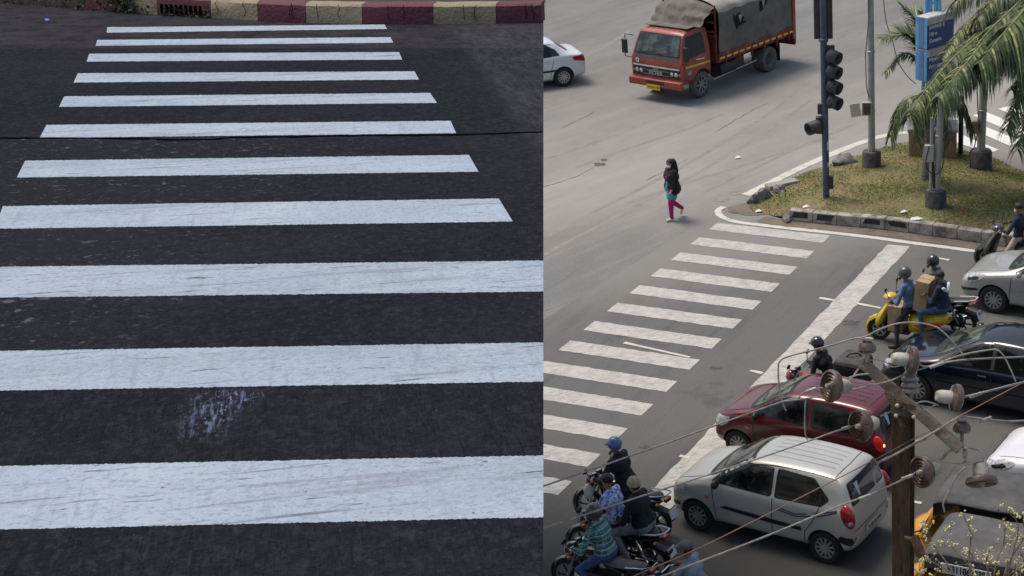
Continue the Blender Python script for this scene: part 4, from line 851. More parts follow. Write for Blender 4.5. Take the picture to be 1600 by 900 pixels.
# ------------------------------------------------------------------ two-wheelers
bikeblack = mat('black_bike_paint', (.015, .015, .017), .2, 0, .2, coat=.9); bikered = mat('red_bike_panel', (.28, .02, .02), .25, 0, .2, coat=.9); chrome = mat('chrome', (.55, .55, .56), .15, 1, .1)
seatm = mat('seat_vinyl', (.03, .03, .031), .6, 0, .3, 12, .3)
def moto(label, accent, seatmat=None, rail=False, number=None):
    t = empty('motorcycle', (0, 0, 0), 0, label, 'motorcycle')
    for x in (.64, -.64):
        c = Vector((x, 0, .30)); o = MB().lathe([(.235, -.03), (.27, -.045), (.295, -.035), (.302, 0), (.295, .035), (.27, .045), (.235, .03)], c, (0, 1, 0), 28).build('wheel', rubber, t)
        MB().lathe([(.215, -.025), (.24, -.03), (.24, .03), (.215, .025), (.215, -.025)], c, (0, 1, 0), 28).build('rim', alloy, o)
        sp = MB()
        for k in range(6): a = 2*PI*k/6; sp.beam(c, c+Vector((math.cos(a)*.22, 0, math.sin(a)*.22)), .03, .012, (0, 1, 0))
        sp.lathe([(0, -.06), (.05, -.05), (.05, .05), (0, .06)], c, (0, 1, 0), 14); sp.build('spokes', blackp, o)
    fk = MB()
    for s in (1, -1): fk.tube([(.64, s*.085, .30), (.42, s*.085, .86)], [.026, .02], 8)
    fk.box((.44, 0, .84), (.08, .22, .05)); fk.build('front_fork', alloy, t)
    MB().lathe([(.335, -.05), (.345, -.03), (.345, .03), (.335, .05)], (.64, 0, .30), (0, 1, 0), 18, sweep=PI*.8, start=-PI*.45).build('front_mudguard', accent, t)
    hl = MB().ball((.56, 0, .80), (.12, .11, .13)).build('headlight_cowl', accent, t); MB().ball((.635, 0, .79), (.05, .08, .085)).build('lens', lampglass, hl)
    MB().tube([(.32, .36, .98), (.40, .27, .99), (.44, .10, .94), (.44, -.10, .94), (.40, -.27, .99), (.32, -.36, .98)], .014, 8).build('handlebar', chrome, t)
    cl = MB().lathe([(0, .02), (.055, .02), (.06, 0), (.055, -.05)], (.47, .065, .955), (.3, 0, 1), 16); cl.lathe([(0, .02), (.055, .02), (.06, 0), (.055, -.05)], (.47, -.065, .955), (.3, 0, 1), 16); cg = cl.build('instrument_cluster', blackp, t)
    MB().lathe([(0, .023), (.04, .023)], (.475, .065, .957), (.3, 0, 1), 14).lathe([(0, .023), (.04, .023)], (.475, -.065, .957), (.3, 0, 1), 14).build('dial', alloy, cg)
    for s in (1, -1):
        MB().tube([(.28, s*.38, .975), (.40, s*.33, .992)], .022, 8).build('grip', rubber, t)
        m = MB().tube([(.38, s*.28, .99), (.42, s*.36, 1.14)], .008, 6).build('mirror_stalk', blackp, t); MB().ball((.42, s*.38, 1.17), (.02, .07, .045)).build('mirror', blackg, m)
        MB().ball((.50, s*.17, .76), (.03, .045, .025)).build('indicator', orangelens, t); MB().ball((-.78, s*.14, .72), (.03, .045, .025)).build('indicator', orangelens, t)
        MB().tube([(-.15, s*.20, .33), (-.13, s*.30, .33)], .018, 6).build('footpeg', rubber, t)
        MB().tube([(-.60, s*.12, .32), (-.42, s*.13, .68)], [.032, .028], 8).build('shock_absorber', chrome, t)
        MB().prism([(-.10, .52), (-.42, .54), (-.52, .68), (-.20, .74), (-.02, .66)], s*.12, s*.135, 'y').build('side_panel', accent, t, bevel=.008)
    tk = MB().ball((.16, 0, .80), (.29, .145, .125), 18, 10); tk.v = [(x, y, max(z, .70)) for x, y, z in tk.v]; tk.build('fuel_tank', accent, t)
    st = []; k = 10; ring = lambda x, w_, z0, z1: [(x, w_*math.cos(a), (z0+z1)/2+(z1-z0)/2*math.sin(a)) for a in (2*PI*i/k for i in range(k))]
    for a in ((-.03, .07, .72, .79), (-.10, .11, .71, .80), (-.30, .135, .71, .81), (-.50, .13, .73, .84), (-.74, .10, .77, .87), (-.80, .05, .79, .86)): st.append(ring(*a))
    fl = [p for r in st for p in r]; MB().add(fl, [(i*k+j, i*k+(j+1) % k, (i+1)*k+(j+1) % k, (i+1)*k+j) for i in range(5) for j in range(k)]+[tuple(range(k)), tuple(5*k+j for j in range(k))]).build('seat', seatmat or seatm, t)
    MB().prism([(-.40, .66), (-.85, .78), (-.92, .82), (-.80, .72), (-.55, .60)], -.09, .09, 'y').build('tail_cowl', accent, t, bevel=.02)
    MB().box((-.90, 0, .79), (.06, .15, .07)).build('tail_light', redlens, t, bevel=.015)
    MB().tube([(-.50, .15, .82), (-.80, .14, .87), (-.93, .08, .90), (-.93, -.08, .90), (-.80, -.14, .87), (-.50, -.15, .82)], .013, 6).build('grab_rail', whitem if rail else chrome, t)
    MB().prism([(-.62, .62), (-.92, .56), (-1.0, .42), (-.97, .40), (-.88, .50), (-.62, .56)], -.07, .07, 'y').build('rear_mudguard', blackp, t)
    pl = MB().box((-1.0, 0, .55), (.012, .20, .15), Matrix.Rotation(.35, 3, 'Y')).build('number_plate', platew, t)
    if number:
        for i, tx in enumerate(number): text(tx, .07, inkm, pl, (-1.012, 0, .58-.07*i), (PI/2-.35, 0, -PI/2), 'plate_lettering', .002)
    en = MB().box((.10, 0, .42), (.34, .22, .22)); en.lathe([(0, -.16), (.10, -.16), (.11, 0), (.10, .16), (0, .16)], (.0, 0, .36), (0, 1, 0), 16); en.build('engine', enginem, t, bevel=.02)
    fn = MB()
    for i in range(6): fn.box((.22, 0, .50+i*.028), (.18-.004*i, .20, .012))
    fn.build('cooling_fins', enginem, t)
    MB().tube([(.30, -.08, .52), (.36, -.10, .36), (.15, -.14, .24), (-.20, -.16, .26), (-.40, -.17, .30), (-.86, -.18, .42)], [.022, .022, .022, .03, .055, .05], 10).build('exhaust', chrome, t)
    fr = MB(); fr.tube([(.44, 0, .84), (.36, 0, .5), (.25, 0, .28), (-.2, 0, .26), (-.30, 0, .60), (-.75, 0, .76)], .022, 8); fr.tube([(.42, 0, .82), (.1, 0, .72), (-.3, 0, .66)], .022, 8)
    for s in (1, -1): fr.tube([(-.2, s*.08, .30), (-.64, s*.08, .30)], .02, 6)
    fr.build('frame', blackp, t); MB().prism([(-.15, .24), (-.68, .24), (-.72, .30), (-.68, .36), (-.15, .36)], .085, .10, 'y').build('chain_case', blackp, t)
    MB().tube([(-.02, .10, .28), (.05, .28, .02)], .012, 6).build('side_stand', blackp, t)
    return t
def scooter(label, body, accent, flame=False):
    t = empty('scooter', (0, 0, 0), 0, label, 'scooter')
    for x in (.62, -.62): wheel(t, x, 0, .235, .10, 1, alloy, 5, 'alloy')
    MB().lathe([(.25, -.09), (.30, -.07), (.31, 0), (.30, .07), (.25, .09)], (.62, 0, .25), (0, 1, 0), 18, sweep=PI*.9, start=-PI*.45).build('front_mudguard', body, t)
    k = 12
    def loft(rings, name, m):
        fl = [p for r in rings for p in r]; n = len(rings); kk = len(rings[0])
        return MB().add(fl, [(i*kk+j, i*kk+(j+1) % kk, (i+1)*kk+(j+1) % kk, (i+1)*kk+j) for i in range(n-1) for j in range(kk)]+[tuple(range(kk)), tuple((n-1)*kk+j for j in range(kk-1, -1, -1))]).build(name, m, t)
    def ring(c, wx, wy): return [(c[0]+wx*math.cos(a), wy*math.sin(a), c[1]+(-.3*wx*math.cos(a))) for a in (2*PI*i/k for i in range(k))]
    loft([ring((.66, .30), .05, .07), ring((.60, .42), .13, .13), ring((.54, .56), .14, .19), ring((.47, .72), .10, .17), ring((.40, .86), .07, .10), ring((.37, .95), .05, .06)], 'front_apron', body)
    loft([ring((.46, .33), .02, .16), ring((.43, .50), .025, .21), ring((.37, .70), .03, .19), ring((.31, .86), .03, .10)], 'leg_shield', accent)
    hc = MB().ball((.37, 0, .99), (.15, .16, .09)).build('handlebar_cowl', body, t); MB().ball((.475, 0, .975), (.055, .09, .055)).build('headlight', lampglass, hc)
    MB().tube([(.26, .34, 1.02), (.34, .15, 1.02), (.34, -.15, 1.02), (.26, -.34, 1.02)], .018, 8).build('handlebar', blackp, t)
    for s in (1, -1):
        m = MB().tube([(.34, s*.20, 1.04), (.36, s*.30, 1.22)], .008, 6).build('mirror_stalk', blackp, t); MB().ball((.36, s*.31, 1.25), (.02, .06, .05)).build('mirror', blackg, m)
    MB().box((.18, 0, .28), (.52, .30, .07)).build('floorboard', blackp, t, bevel=.02)
    def r2(x, w_, z0, z1): return [(x, w_*math.cos(a), (z0+z1)/2+(z1-z0)/2*math.sin(a)) for a in (2*PI*i/k for i in range(k))]
    loft([r2(-.06, .12, .26, .66), r2(-.14, .17, .28, .72), r2(-.40, .20, .34, .76), r2(-.70, .17, .48, .80), r2(-.90, .09, .60, .80), r2(-.96, .03, .68, .76)], 'rear_body', body)
    loft([r2(-.05, .10, .70, .77), r2(-.12, .15, .70, .80), r2(-.40, .165, .73, .82), r2(-.68, .14, .77, .88), r2(-.76, .06, .80, .87)], 'seat', seatm)
    MB().tube([(-.62, .15, .84), (-.88, .10, .90), (-.88, -.10, .90), (-.62, -.15, .84)], .014, 6).build('grab_rail', whitem, t)
    MB().ball((-.93, 0, .72), (.04, .09, .05)).build('tail_light', redlens, t)
    MB().box((-.45, 0, .28), (.42, .20, .16)).build('engine', enginem, t, bevel=.03)
    if flame:
        for i in range(4):
            for s in (1, -1): MB().prism([(-.20-.13*i, .52+.02*i), (-.34-.13*i, .46+.03*i), (-.48-.12*i, .58+.03*i), (-.36-.12*i, .55+.03*i)], s*(.192), s*.206, 'y').build('flame_decal', mat('flame_red', (.5, .05, .03), .4), t)
    return t
# ------------------------------------------------------------------ people
def cloth(name, c, **k): return mat(name, c, .85, 0, k.pop('var', .3), k.pop('scale', 7), 1.0, bscale=11, **k)
def person(label, J, cols, headgear=None, parts=None, build=1.0, voxel=.013, face=None, hair='short', skinm=skin1, mask=False):
    """J: joints in metres (local frame, x forward). cols: dict shirt/legs/shoes/sleeve -> material"""
    root = empty('person', (0, 0, 0), 0, label, 'person')
    V = {k: Vector(v) for k, v in J.items()}; caps = []
    def cap(a, b, ra, rb, lab): caps.append((Vector(a), Vector(b), ra*build if lab in ('shirt', 'legs', 'sleeve') else ra, rb*build if lab in ('shirt', 'legs', 'sleeve') else rb, lab))
    pel, chest, neck, head = V['pelvis'], V['chest'], V['neck'], V['head']
    lat = (V['shl']-V['shr']).normalized(); hl = (V['hipl']-V['hipr']).normalized(); fwd_ = (V['face']-head).normalized() if 'face' in V else Vector((1, 0, 0))
    cap(pel+hl*.07, pel-hl*.07, .125, .125, 'legs'); mid = pel.lerp(chest, .45)
    cap(mid+lat*.06, mid-lat*.06, .115, .115, 'shirt'); cap(pel.lerp(chest, .15)+hl*.07, pel.lerp(chest, .15)-hl*.07, .128, .128, 'shirt'); cap(chest+lat*.075, chest-lat*.075, .13, .13, 'shirt')
    cap(chest, mid, .13, .125, 'shirt'); up = chest.lerp(neck, .55); cap(up+lat*.10, up-lat*.10, .085, .085, 'shirt')
    cap(chest.lerp(neck, .8), neck, .07, .055, 'shirt'); cap(neck, head-Vector((0, 0, .05)), .052, .05, 'skin')
    for s in ('l', 'r'):
        cap(V['sh'+s], V['el'+s], .058, .046, 'shirt'); cap(V['el'+s], V['wr'+s], .043, .030, cols.get('fore', 'shirt') if False else ('skin' if cols.get('bare_arm') else 'shirt'))
        w_, e_ = V['wr'+s], V['el'+s]; d = (w_-e_).normalized(); hd = V.get('hd'+s, w_+d*.09); dd = (hd-w_).normalized(); sidev = dd.cross(Vector((0, 0, 1))).normalized()
        if sidev.length < .1: sidev = Vector((0, 1, 0))
        cap(w_, w_+dd*.03, .029, .030, 'skin'); cap(w_+dd*.035+sidev*.018, w_+dd*.085+sidev*.022, .020, .018, 'skin'); cap(w_+dd*.035-sidev*.018, w_+dd*.085-sidev*.022, .020, .018, 'skin')
        curl = Vector((0, 0, -1)) if abs(dd.z) < .7 else Vector((1, 0, 0))
        for i in range(4):
            o = sidev*(.030-.020*i); b0 = w_+dd*.085+o; ln = (.036, .042, .040, .030)[i]; k1 = b0+dd*ln*.8+curl*.008; cap(b0, k1, .0095, .009, 'skin'); cap(k1, k1+dd*.008+curl*ln*.8, .009, .008, 'skin')
        th = w_+dd*.03+sidev*(.03 if s == 'r' else -.03); cap(th, th+dd*.035+sidev*(.02 if s == 'r' else -.02), .012, .010, 'skin')
        cap(V['hip'+s], V['kn'+s], .088, .060, 'legs'); cap(V['kn'+s], V['an'+s], .056, .038, 'legs')
        f0 = V['an'+s]; toe = V['to'+s]; cap(f0-Vector((0, 0, .03)), toe, .042, .034, 'shoes'); cap(f0-Vector((0, 0, .035))-(toe-f0).normalized()*.05, f0-Vector((0, 0, .03)), .036, .04, 'shoes')
    up_ = (head-neck).normalized(); latf = up_.cross(fwd_).normalized(); fw = latf.cross(up_).normalized()
    cap(head+up_*.035-fw*.012, head+up_*.03+fw*.01, .086, .083, 'skin'); cap(head-up_*.045+fw*.025, head-up_*.02, .058, .07, 'skin')
    cap(head+fw*.088, head-up_*.022+fw*.103, .010, .014, 'skin')
    for s in (1, -1): cap(head+latf*.082*s-up_*.01, head+latf*.084*s+up_*.02, .014, .014, 'skin')
    for c_ in (parts or []): cap(*c_)
    mb = MB()
    for a, b, ra, rb, _l in caps:
        d = b-a; L = d.length
        if L < 1e-4: mb.ball(a, ra, 14, 10); continue
        mb.tube([a, b], [ra, rb], 14); mb.ball(a, ra, 14, 10); mb.ball(b, rb, 14, 10)
    o = mb.build('body', skinm, None, keep=True)
    rm = o.modifiers.new('r', 'REMESH'); rm.mode = 'VOXEL'; rm.voxel_size = voxel; sm = o.modifiers.new('s', 'SMOOTH'); sm.factor = .5; sm.iterations = 2
    dg = bpy.context.evaluated_depsgraph_get(); me = bpy.data.meshes.new_from_object(o.evaluated_get(dg)); o.modifiers.clear(); o.data = me; o.parent = root
    me.materials.clear(); labs = ['skin', 'shirt', 'legs', 'shoes']
    ms = {'skin': skinm, 'shirt': cols['shirt'], 'legs': cols['legs'], 'shoes': cols.get('shoes', blackp)}; extra = [c_[4] for c_ in (parts or []) if c_[4] not in labs]
    for e in dict.fromkeys(extra): labs.append(e); ms[e] = cols[e]
    for l in labs: me.materials.append(ms[l])
    nf = len(me.polygons); cen = np.zeros(nf*3); me.polygons.foreach_get('center', cen); cen = cen.reshape(-1, 3); best = np.full(nf, 1e9); idx = np.zeros(nf, int)
    for a, b, ra, rb, l in caps:
        a_ = np.array(a); d = np.array(b)-a_; L2 = max(1e-9, d@d); tt = np.clip(((cen-a_)@d)/L2, 0, 1); ds = np.linalg.norm(cen-a_-tt[:, None]*d, axis=1)-(ra+(rb-ra)*tt)
        mm = ds < best; best[mm] = ds[mm]; idx[mm] = labs.index(l)
    me.polygons.foreach_set('material_index', idx.astype(np.int32)); me.polygons.foreach_set('use_smooth', [True]*nf); me.update()
    # face
    ey = MB()
    for s in (1, -1): ey.ball(head+fw*.083+latf*.031*s+up_*.018, (.011, .011, .008), 8, 6)
    ey.build('eyes', mat('dark_eye', (.02, .015, .012), .2), o)
    if not mask: MB().ball(head+fw*.083-up_*.045, (.01, .024, .006), 8, 6).build('mouth', mat('lips', (.22, .08, .07), .5), o)
    R3 = Matrix((fw, latf, up_)).transposed()
    if mask: MB().ball(head+fw*.05-up_*.038, (.062, .066, .05), 14, 8, R3).build('face_mask', mask, root)
    if hair and headgear is None:
        hm = MB().ball(head+up_*.045-fw*.016, (.102, .094, .092), 18, 10, R3 @ Matrix.Rotation(-.35, 3, 'Y'), zmin=-.25)
        if hair == 'bun': hm.ball(head+up_*.05-fw*.115, (.06, .065, .06), 12, 8); hm.ball(head-up_*.02-fw*.045, (.075, .10, .115), 12, 8)
        hm.build('hair', hairm, root)
    if headgear:
        kind, m = headgear
        if kind == 'helmet':
            hg = MB().ball(head+up_*.035-fw*.008, (.138, .125, .135), 20, 14, R3 @ Matrix.Rotation(-.25, 3, 'Y'), zmin=-.62).build('helmet', m, root); md = hg.modifiers.new('s', 'SOLIDIFY'); md.thickness = .018
            MB().ball(head+up_*.005+fw*.022, (.125, .118, .062), 18, 8, R3, zmin=-1).build('visor', blackg, hg)
            MB().tube([head-up_*.07+fw*.11+latf*.05, head-up_*.075+fw*.125, head-up_*.07+fw*.11-latf*.05], .028, 8).build('chin_bar', m, hg)
        elif kind == 'openhelmet':
            hg = MB().ball(head+up_*.035-fw*.008, (.132, .122, .13), 20, 14, R3 @ Matrix.Rotation(-.45, 3, 'Y'), zmin=-.30).build('helmet', m, root); md = hg.modifiers.new('s', 'SOLIDIFY'); md.thickness = .018
            MB().ball(head+up_*.055+fw*.10, (.06, .10, .02), 14, 6, R3 @ Matrix.Rotation(.25, 3, 'Y')).build('peak', blackp, hg)
        elif kind == 'beanie':
            hg = MB().ball(head+up_*.045-fw*.01, (.105, .098, .118), 18, 12, R3 @ Matrix.Rotation(-.25, 3, 'Y'), zmin=-.2).build('knit_cap', m, root)
            MB().lathe([(.100, -.02), (.110, -.01), (.110, .02), (.100, .03)], head+up_*.03-fw*.01, up_-fw*.25, 20).build('cap_brim', m, hg)
        elif kind == 'cap':
            hg = MB().ball(head+up_*.045-fw*.01, (.108, .098, .095), 18, 12, R3 @ Matrix.Rotation(-.15, 3, 'Y'), zmin=0).build('cap', m, root)
            MB().ball(head+up_*.05+fw*.12, (.07, .075, .012), 14, 6, R3 @ Matrix.Rotation(.15, 3, 'Y')).build('cap_peak', m, hg)
        if kind in ('beanie', 'cap'): MB().ball(head+up_*.0-fw*.04, (.066, .088, .07), 14, 8, R3).build('hair', hairm, root)
    return root
def rider_pose(seat=(-.12, .80), grip=(.33, .36, .99), lean=.12, foot=(-.06, .24, .38), down=None, headturn=0.0, reach=None, xoff=0.0, hands=None):
    px, pz = seat; J = {}
    J['pelvis'] = (px, 0, pz+.10); J['chest'] = (px+lean*.8, 0, pz+.42); J['neck'] = (px+lean*1.15, 0, pz+.60); hd_ = Vector((px+lean*1.15+.03, 0, pz+.745)); J['head'] = hd_
    J['face'] = (hd_.x+math.cos(headturn), math.sin(headturn), hd_.z-.12)
    for s, sg in (('l', 1), ('r', -1)):
        sh = Vector((px+lean*1.05, sg*.185, pz+.545)); g = Vector((grip[0], sg*grip[1], grip[2]))
        if hands: g = Vector(hands[0 if s == 'l' else 1])
        w_ = g+(sh-g).normalized()*.08; mdp = sh.lerp(w_, .5); dist = (sh-w_).length; drop = math.sqrt(max(.0004, .29**2-(dist/2)**2)) if dist/2 < .29 else .02
        J['sh'+s] = sh; J['el'+s] = mdp+Vector((-.15*drop, sg*.55*drop, -.8*drop)); J['wr'+s] = w_; J['hd'+s] = g
        J['hip'+s] = (px+.03, sg*.10, pz+.08)
        ft = Vector((foot[0], sg*foot[1], foot[2]))
        if down and s in down: ft = Vector((px+.18, sg*.36, .09))
        hp = Vector(J['hip'+s]); an = ft; dist = (hp-an).length; L1 = .43; h = math.sqrt(max(.0009, L1**2-(dist/2)**2)) if dist/2 < L1 else .03
        dirn = Vector((1, sg*.25, .15 if not (down and s in down) else .0)).normalized(); ax_ = (an-hp).normalized(); dirn = (dirn-ax_*dirn.dot(ax_)).normalized()
        J['kn'+s] = hp.lerp(an, .5)+dirn*h; J['an'+s] = an; J['to'+s] = an+Vector((.15, sg*.02, -.05))
    return J
def put(ob, root): ob.location = root.location; ob.rotation_euler = root.rotation_euler
black_c = cloth('black_cloth', (.012, .012, .014)); dark_tr = cloth('dark_trousers', (.03, .032, .04)); grey_tr = cloth('grey_trousers', (.22, .22, .225)); jeans = cloth('blue_jeans', (.045, .095, .22), scale=14)
beige_tr = cloth('beige_trousers', (.50, .42, .33)); greyj = cloth('grey_jacket_cloth', (.10, .10, .095)); blue_sh = cloth('blue_denim_shirt', (.10, .17, .30)); navy_c = cloth('navy_cloth', (.014, .022, .05))
floral = mat('blue_floral_cloth', (.60, .66, .88), .85, 0, .1, 17, .3, c2=(.10, .14, .50), thr=(.45, .53))
greyts = mat('slate_tshirt', (.20, .24, .31), .85, 0, .15, 9, .4)
def plaid():
    m = mat('teal_plaid_cloth', (.05, .20, .21), .85, 0, .25, 9, .3); N = m.node_tree.nodes; L = m.node_tree.links; b = N['Principled BSDF']; tc = N.new('ShaderNodeTexCoord'); prev = b.inputs['Base Color'].links[0].from_socket
    for ax_, c in (('X', (.30, .45, .42, 1)), ('Z', (.02, .03, .035, 1)), ('Y', (.02, .04, .05, 1)), ('Z', (.35, .48, .46, 1))):
        wv = N.new('ShaderNodeTexWave'); wv.bands_direction = ax_; wv.inputs['Scale'].default_value = 5.5 if c[0] < .1 else 4.1; wv.inputs['Distortion'].default_value = .8; L.new(tc.outputs['Object'], wv.inputs[0])
        mr = N.new('ShaderNodeMapRange'); mr.inputs[1].default_value = .72; mr.inputs[2].default_value = .88; mr.inputs[4].default_value = .6; L.new(wv.outputs['Fac'], mr.inputs[0]); mx = N.new('ShaderNodeMix'); mx.data_type = 'RGBA'; L.new(mr.outputs[0], mx.inputs[0]); L.new(prev, mx.inputs[6]); mx.inputs[7].default_value = c; prev = mx.outputs[2]
    L.new(prev, b.inputs['Base Color']); return m
plaidm = plaid()
hel_blue = mat('blue_helmet_shell', (.07, .15, .32), .3, coat=.6); hel_grey = mat('grey_helmet_shell', (.07, .072, .07), .35, coat=.5); hel_black = mat('black_helmet_shell', (.015, .015, .018), .2, coat=1)
knit = mat('beige_knit', (.52, .42, .30), .95, 0, .2, 30, .8); capm = mat('grey_cap_cloth', (.11, .11, .11), .9)
MY = yaw
# A: rider in the blue helmet
mA = moto('black motorcycle under the rider in the blue helmet, farthest left at the crossing', bikeblack); pA = person('rider in black jacket and blue helmet on the motorcycle nearest the crossing', rider_pose(lean=.14, down='l'), {'shirt': black_c, 'legs': dark_tr}, ('openhelmet', hel_blue), build=1.12)
place_pt(mA, 961, 694, 1.58, (.06, 0), MY); put(pA, mA)
bagw = MB().ball((.40, .36, .80), (.09, .06, .14), 14, 10); bagw.v = [tuple(Vector(v)+Vector((0, 0, .02*mnoise.noise(Vector(v)*20)))) for v in bagw.v]; bg_ = bagw.build('carrier_bag', mat('white_polythene', (.62, .60, .57), .4, bump=.5)); put(bg_, mA); tag(bg_, 'white carrier bag hanging from the handlebar of the front motorcycle', 'bag')
# B: two men, floral shirt and black hooded jacket
mB = moto('black and red motorcycle carrying two men with a beige knit cap behind', bikeblack, number=None, rail=True)
pB1 = person('man with black hair in a blue and white floral shirt steering a motorcycle', rider_pose(seat=(-.05, .80), lean=.12, down=None), {'shirt': floral, 'legs': dark_tr, 'bare_arm': 1}, None, hair='short', build=1.05, skinm=skin2)
pB2 = person('man in black jacket and beige knit cap sitting behind the man in the floral shirt', rider_pose(seat=(-.52, .84), lean=.10, foot=(-.30, .24, .42), hands=[(-.12, .20, 1.0), (-.12, -.20, 1.0)]), {'shirt': black_c, 'legs': grey_tr, 'shoes': mat('grey_shoe', (.2, .19, .18))}, ('beanie', knit), build=1.22, skinm=skin2)
place_pt(mB, 990, 757, 1.60, (-.37, 0), MY+.03); put(pB1, mB); put(pB2, mB)
# C: plaid shirt
mC = moto('black motorcycle with red tail panels under the man in the teal checked shirt', bikeblack, mat('worn_seat', (.13, .125, .11), .7), number=['TS09', '4318'])
pC = person('man in teal checked shirt, blue jeans and grey helmet on the lowest motorcycle', rider_pose(lean=.12, seat=(-.08, .80)), {'shirt': plaidm, 'legs': jeans}, ('helmet', hel_grey), build=1.1)
place_pt(mC, 931, 800, 1.57, (.06, 0), MY+.02); put(pC, mC)
# D: capped rider at the bottom edge
mD = moto('motorcycle at the bottom edge gripped by the man in the grey cap', bikeblack); pD = person('man in slate blue t-shirt and grey cap leaning on his handlebar at the bottom edge', rider_pose(seat=(-.34, .80), lean=.20, foot=(-.14, .24, .38)), {'shirt': greyts, 'legs': dark_tr, 'bare_arm': 1}, ('cap', capm), skinm=skin1)
place_pt(mD, 1073, 857, 1.56, (-.10, 0), MY+.02); put(pD, mD)
# E: delivery rider behind the maroon car
mE = moto('motorcycle with a red headlamp cowl waiting behind the maroon hatchback', bikered); pE = person('bending rider in black with dark helmet holding a phone, big black box on his back', rider_pose(seat=(-.34, .80), lean=.28, foot=(-.14, .24, .38), hands=[(.12, .06, 1.10), (.12, -.06, 1.10)]), {'shirt': black_c, 'legs': jeans}, ('openhelmet', hel_black))
place_pt(mE, 1246, 574, 1.0, (.44, 0), MY); put(pE, mE)
ph = MB().box((.17, 0, 1.13), (.02, .08, .15), Matrix.Rotation(.9, 3, 'Y')).build('phone', blackg, None, bevel=.008); put(ph, mE); tag(ph, 'phone held in the hands of the bending delivery rider', 'phone')
dbag = empty('delivery_bag', (0, 0, 0), 0, 'large black box shaped delivery bag on the back of the bending rider', 'bag'); bagm = cloth('black_bag_fabric', (.022, .021, .021)); bagt = cloth('worn_bag_top', (.07, .066, .06))
MB().box((-.72, 0, 1.14), (.56, .60, .46)).build('bag_body', bagm, dbag, bevel=.05); bt = MB().box((-.72, 0, 1.39), (.58, .62, .12), None, .88).build('bag_lid', bagt, dbag, bevel=.04)
MB().tube([(-.86, -.08, 1.45), (-.79, -.05, 1.51), (-.68, .05, 1.51), (-.62, .08, 1.45)], .014, 6).build('strap', bagm, dbag); put(dbag, mE)
# F: yellow scooter with boxes ; G: rider behind ; H: scooter at the edge
yel = mat('bright_yellow_scooter_paint', (.72, .47, .02), .25, 0, .08, coat=1); sF = scooter('bright yellow scooter with red flame decals loaded with cardboard boxes', yel, blackp, True)
place_wheels(sF, (1376, 532), (1454, 551), .62, -.62, .0); 
a_, b_ = G(1376, 531), G(1376, 531); YF = MY+.05; place_pt(sF, 1374, 530, 0, (.62, .03), YF)
pF1 = person('scooter driver in blue denim shirt and dark helmet between two cardboard boxes', rider_pose(seat=(-.08, .78), grip=(.28, .32, 1.02), foot=(.12, .14, .36), lean=.10, down='l'), {'shirt': blue_sh, 'legs': dark_tr}, ('helmet', hel_grey), build=1.08); put(pF1, sF)
pF2 = person('bareheaded pillion passenger in navy and white jacket holding a tall cardboard box', rider_pose(seat=(-.78, .84), lean=.06, foot=(-.42, .26, .42), hands=[(-.40, .20, 1.22), (-.40, -.20, 1.22)]), {'shirt': navy_c, 'legs': jeans, 'white': whitem}, None, build=1.05, parts=[(Vector((-.83, .16, 1.40)), Vector((-.86, 0, 1.29)), .035, .035, 'white'), (Vector((-.83, -.16, 1.40)), Vector((-.86, 0, 1.29)), .035, .035, 'white')]); put(pF2, sF)
cb = empty('cardboard_box', (0, 0, 0), 0, 'tall cardboard box held upright between the two scooter riders', 'cardboard box'); rb = Matrix.Rotation(-.12, 3, 'Y')
MB().box((-.36, 0, 1.17), (.28, .42, .66), rb).build('carton', card, cb, bevel=.006); MB().box((-.36, 0, 1.172), (.285, .06, .664), rb).build('packing_tape', mat('brown_tape', (.36, .25, .14), .35), cb); put(cb, sF)
cb2 = empty('cardboard_box', (0, 0, 0), 0, 'cardboard box standing on the footboard of the yellow scooter', 'cardboard box'); MB().box((.20, .04, .60), (.30, .40, .56)).build('carton', card, cb2, bevel=.006); MB().box((.20, .04, .601), (.306, .05, .566)).build('packing_tape', MATS['brown_tape'], cb2); put(cb2, sF)
mG = moto('dark motorcycle with white grab rail and red tail behind the yellow scooter', bikeblack, rail=True, number=['TS13', '2207']); pG = person('rider in grey jacket and black helmet just behind the yellow scooter', rider_pose(lean=.12), {'shirt': greyj, 'legs': dark_tr}, ('helmet', hel_black), build=1.08)
place_pt(mG, 1457, 408, 1.57, (.06, 0), MY); put(pG, mG)
sH = scooter('dark grey scooter at the right edge beside the painted kerb', mat('graphite_scooter_paint', (.06, .063, .06), .25, coat=1), blackp); pH = person('scooter rider in dark top, beige trousers and white mask at the right edge', rider_pose(seat=(-.16, .78), grip=(.24, .34, 1.02), foot=(.10, .16, .36), lean=.02, down='l'), {'shirt': navy_c, 'legs': beige_tr}, None, mask=whitem)
place_pt(sH, 1535, 400, 0, (.62, 0), MY); place_pt(sH, 1592, 326, 1.52, (-.12, 0), MY); put(pH, sH)
pk = MB().ball((-.42, .1, 1.0), (.13, .16, .14)).build('orange_bag', mat('orange_bag_cloth', (.65, .10, .03), .7)); put(pk, sH); tag(pk, 'orange bag on the seat behind the rider at the right edge', 'bag')
# driver and helper in the lorry cab
for (lx, ly, l) in ((1.95, .62, 'lorry driver in dark blue shirt seen through the side window'),):
    dv = person(l, rider_pose(seat=(lx-.30, 1.02), lean=.08, foot=(lx+.1, .12, .85), hands=[(lx+.22, .12, 1.45), (lx+.22, -.12, 1.45)]), {'shirt': navy_c, 'legs': dark_tr}, None, hair='short')
    for ch in dv.children: ch.location = (0, 0, 0)
    put(dv, tr); dv.location = tr.location+Matrix.Rotation(tr.rotation_euler.z, 3, 'Z') @ Vector((0, ly-.15, 0))
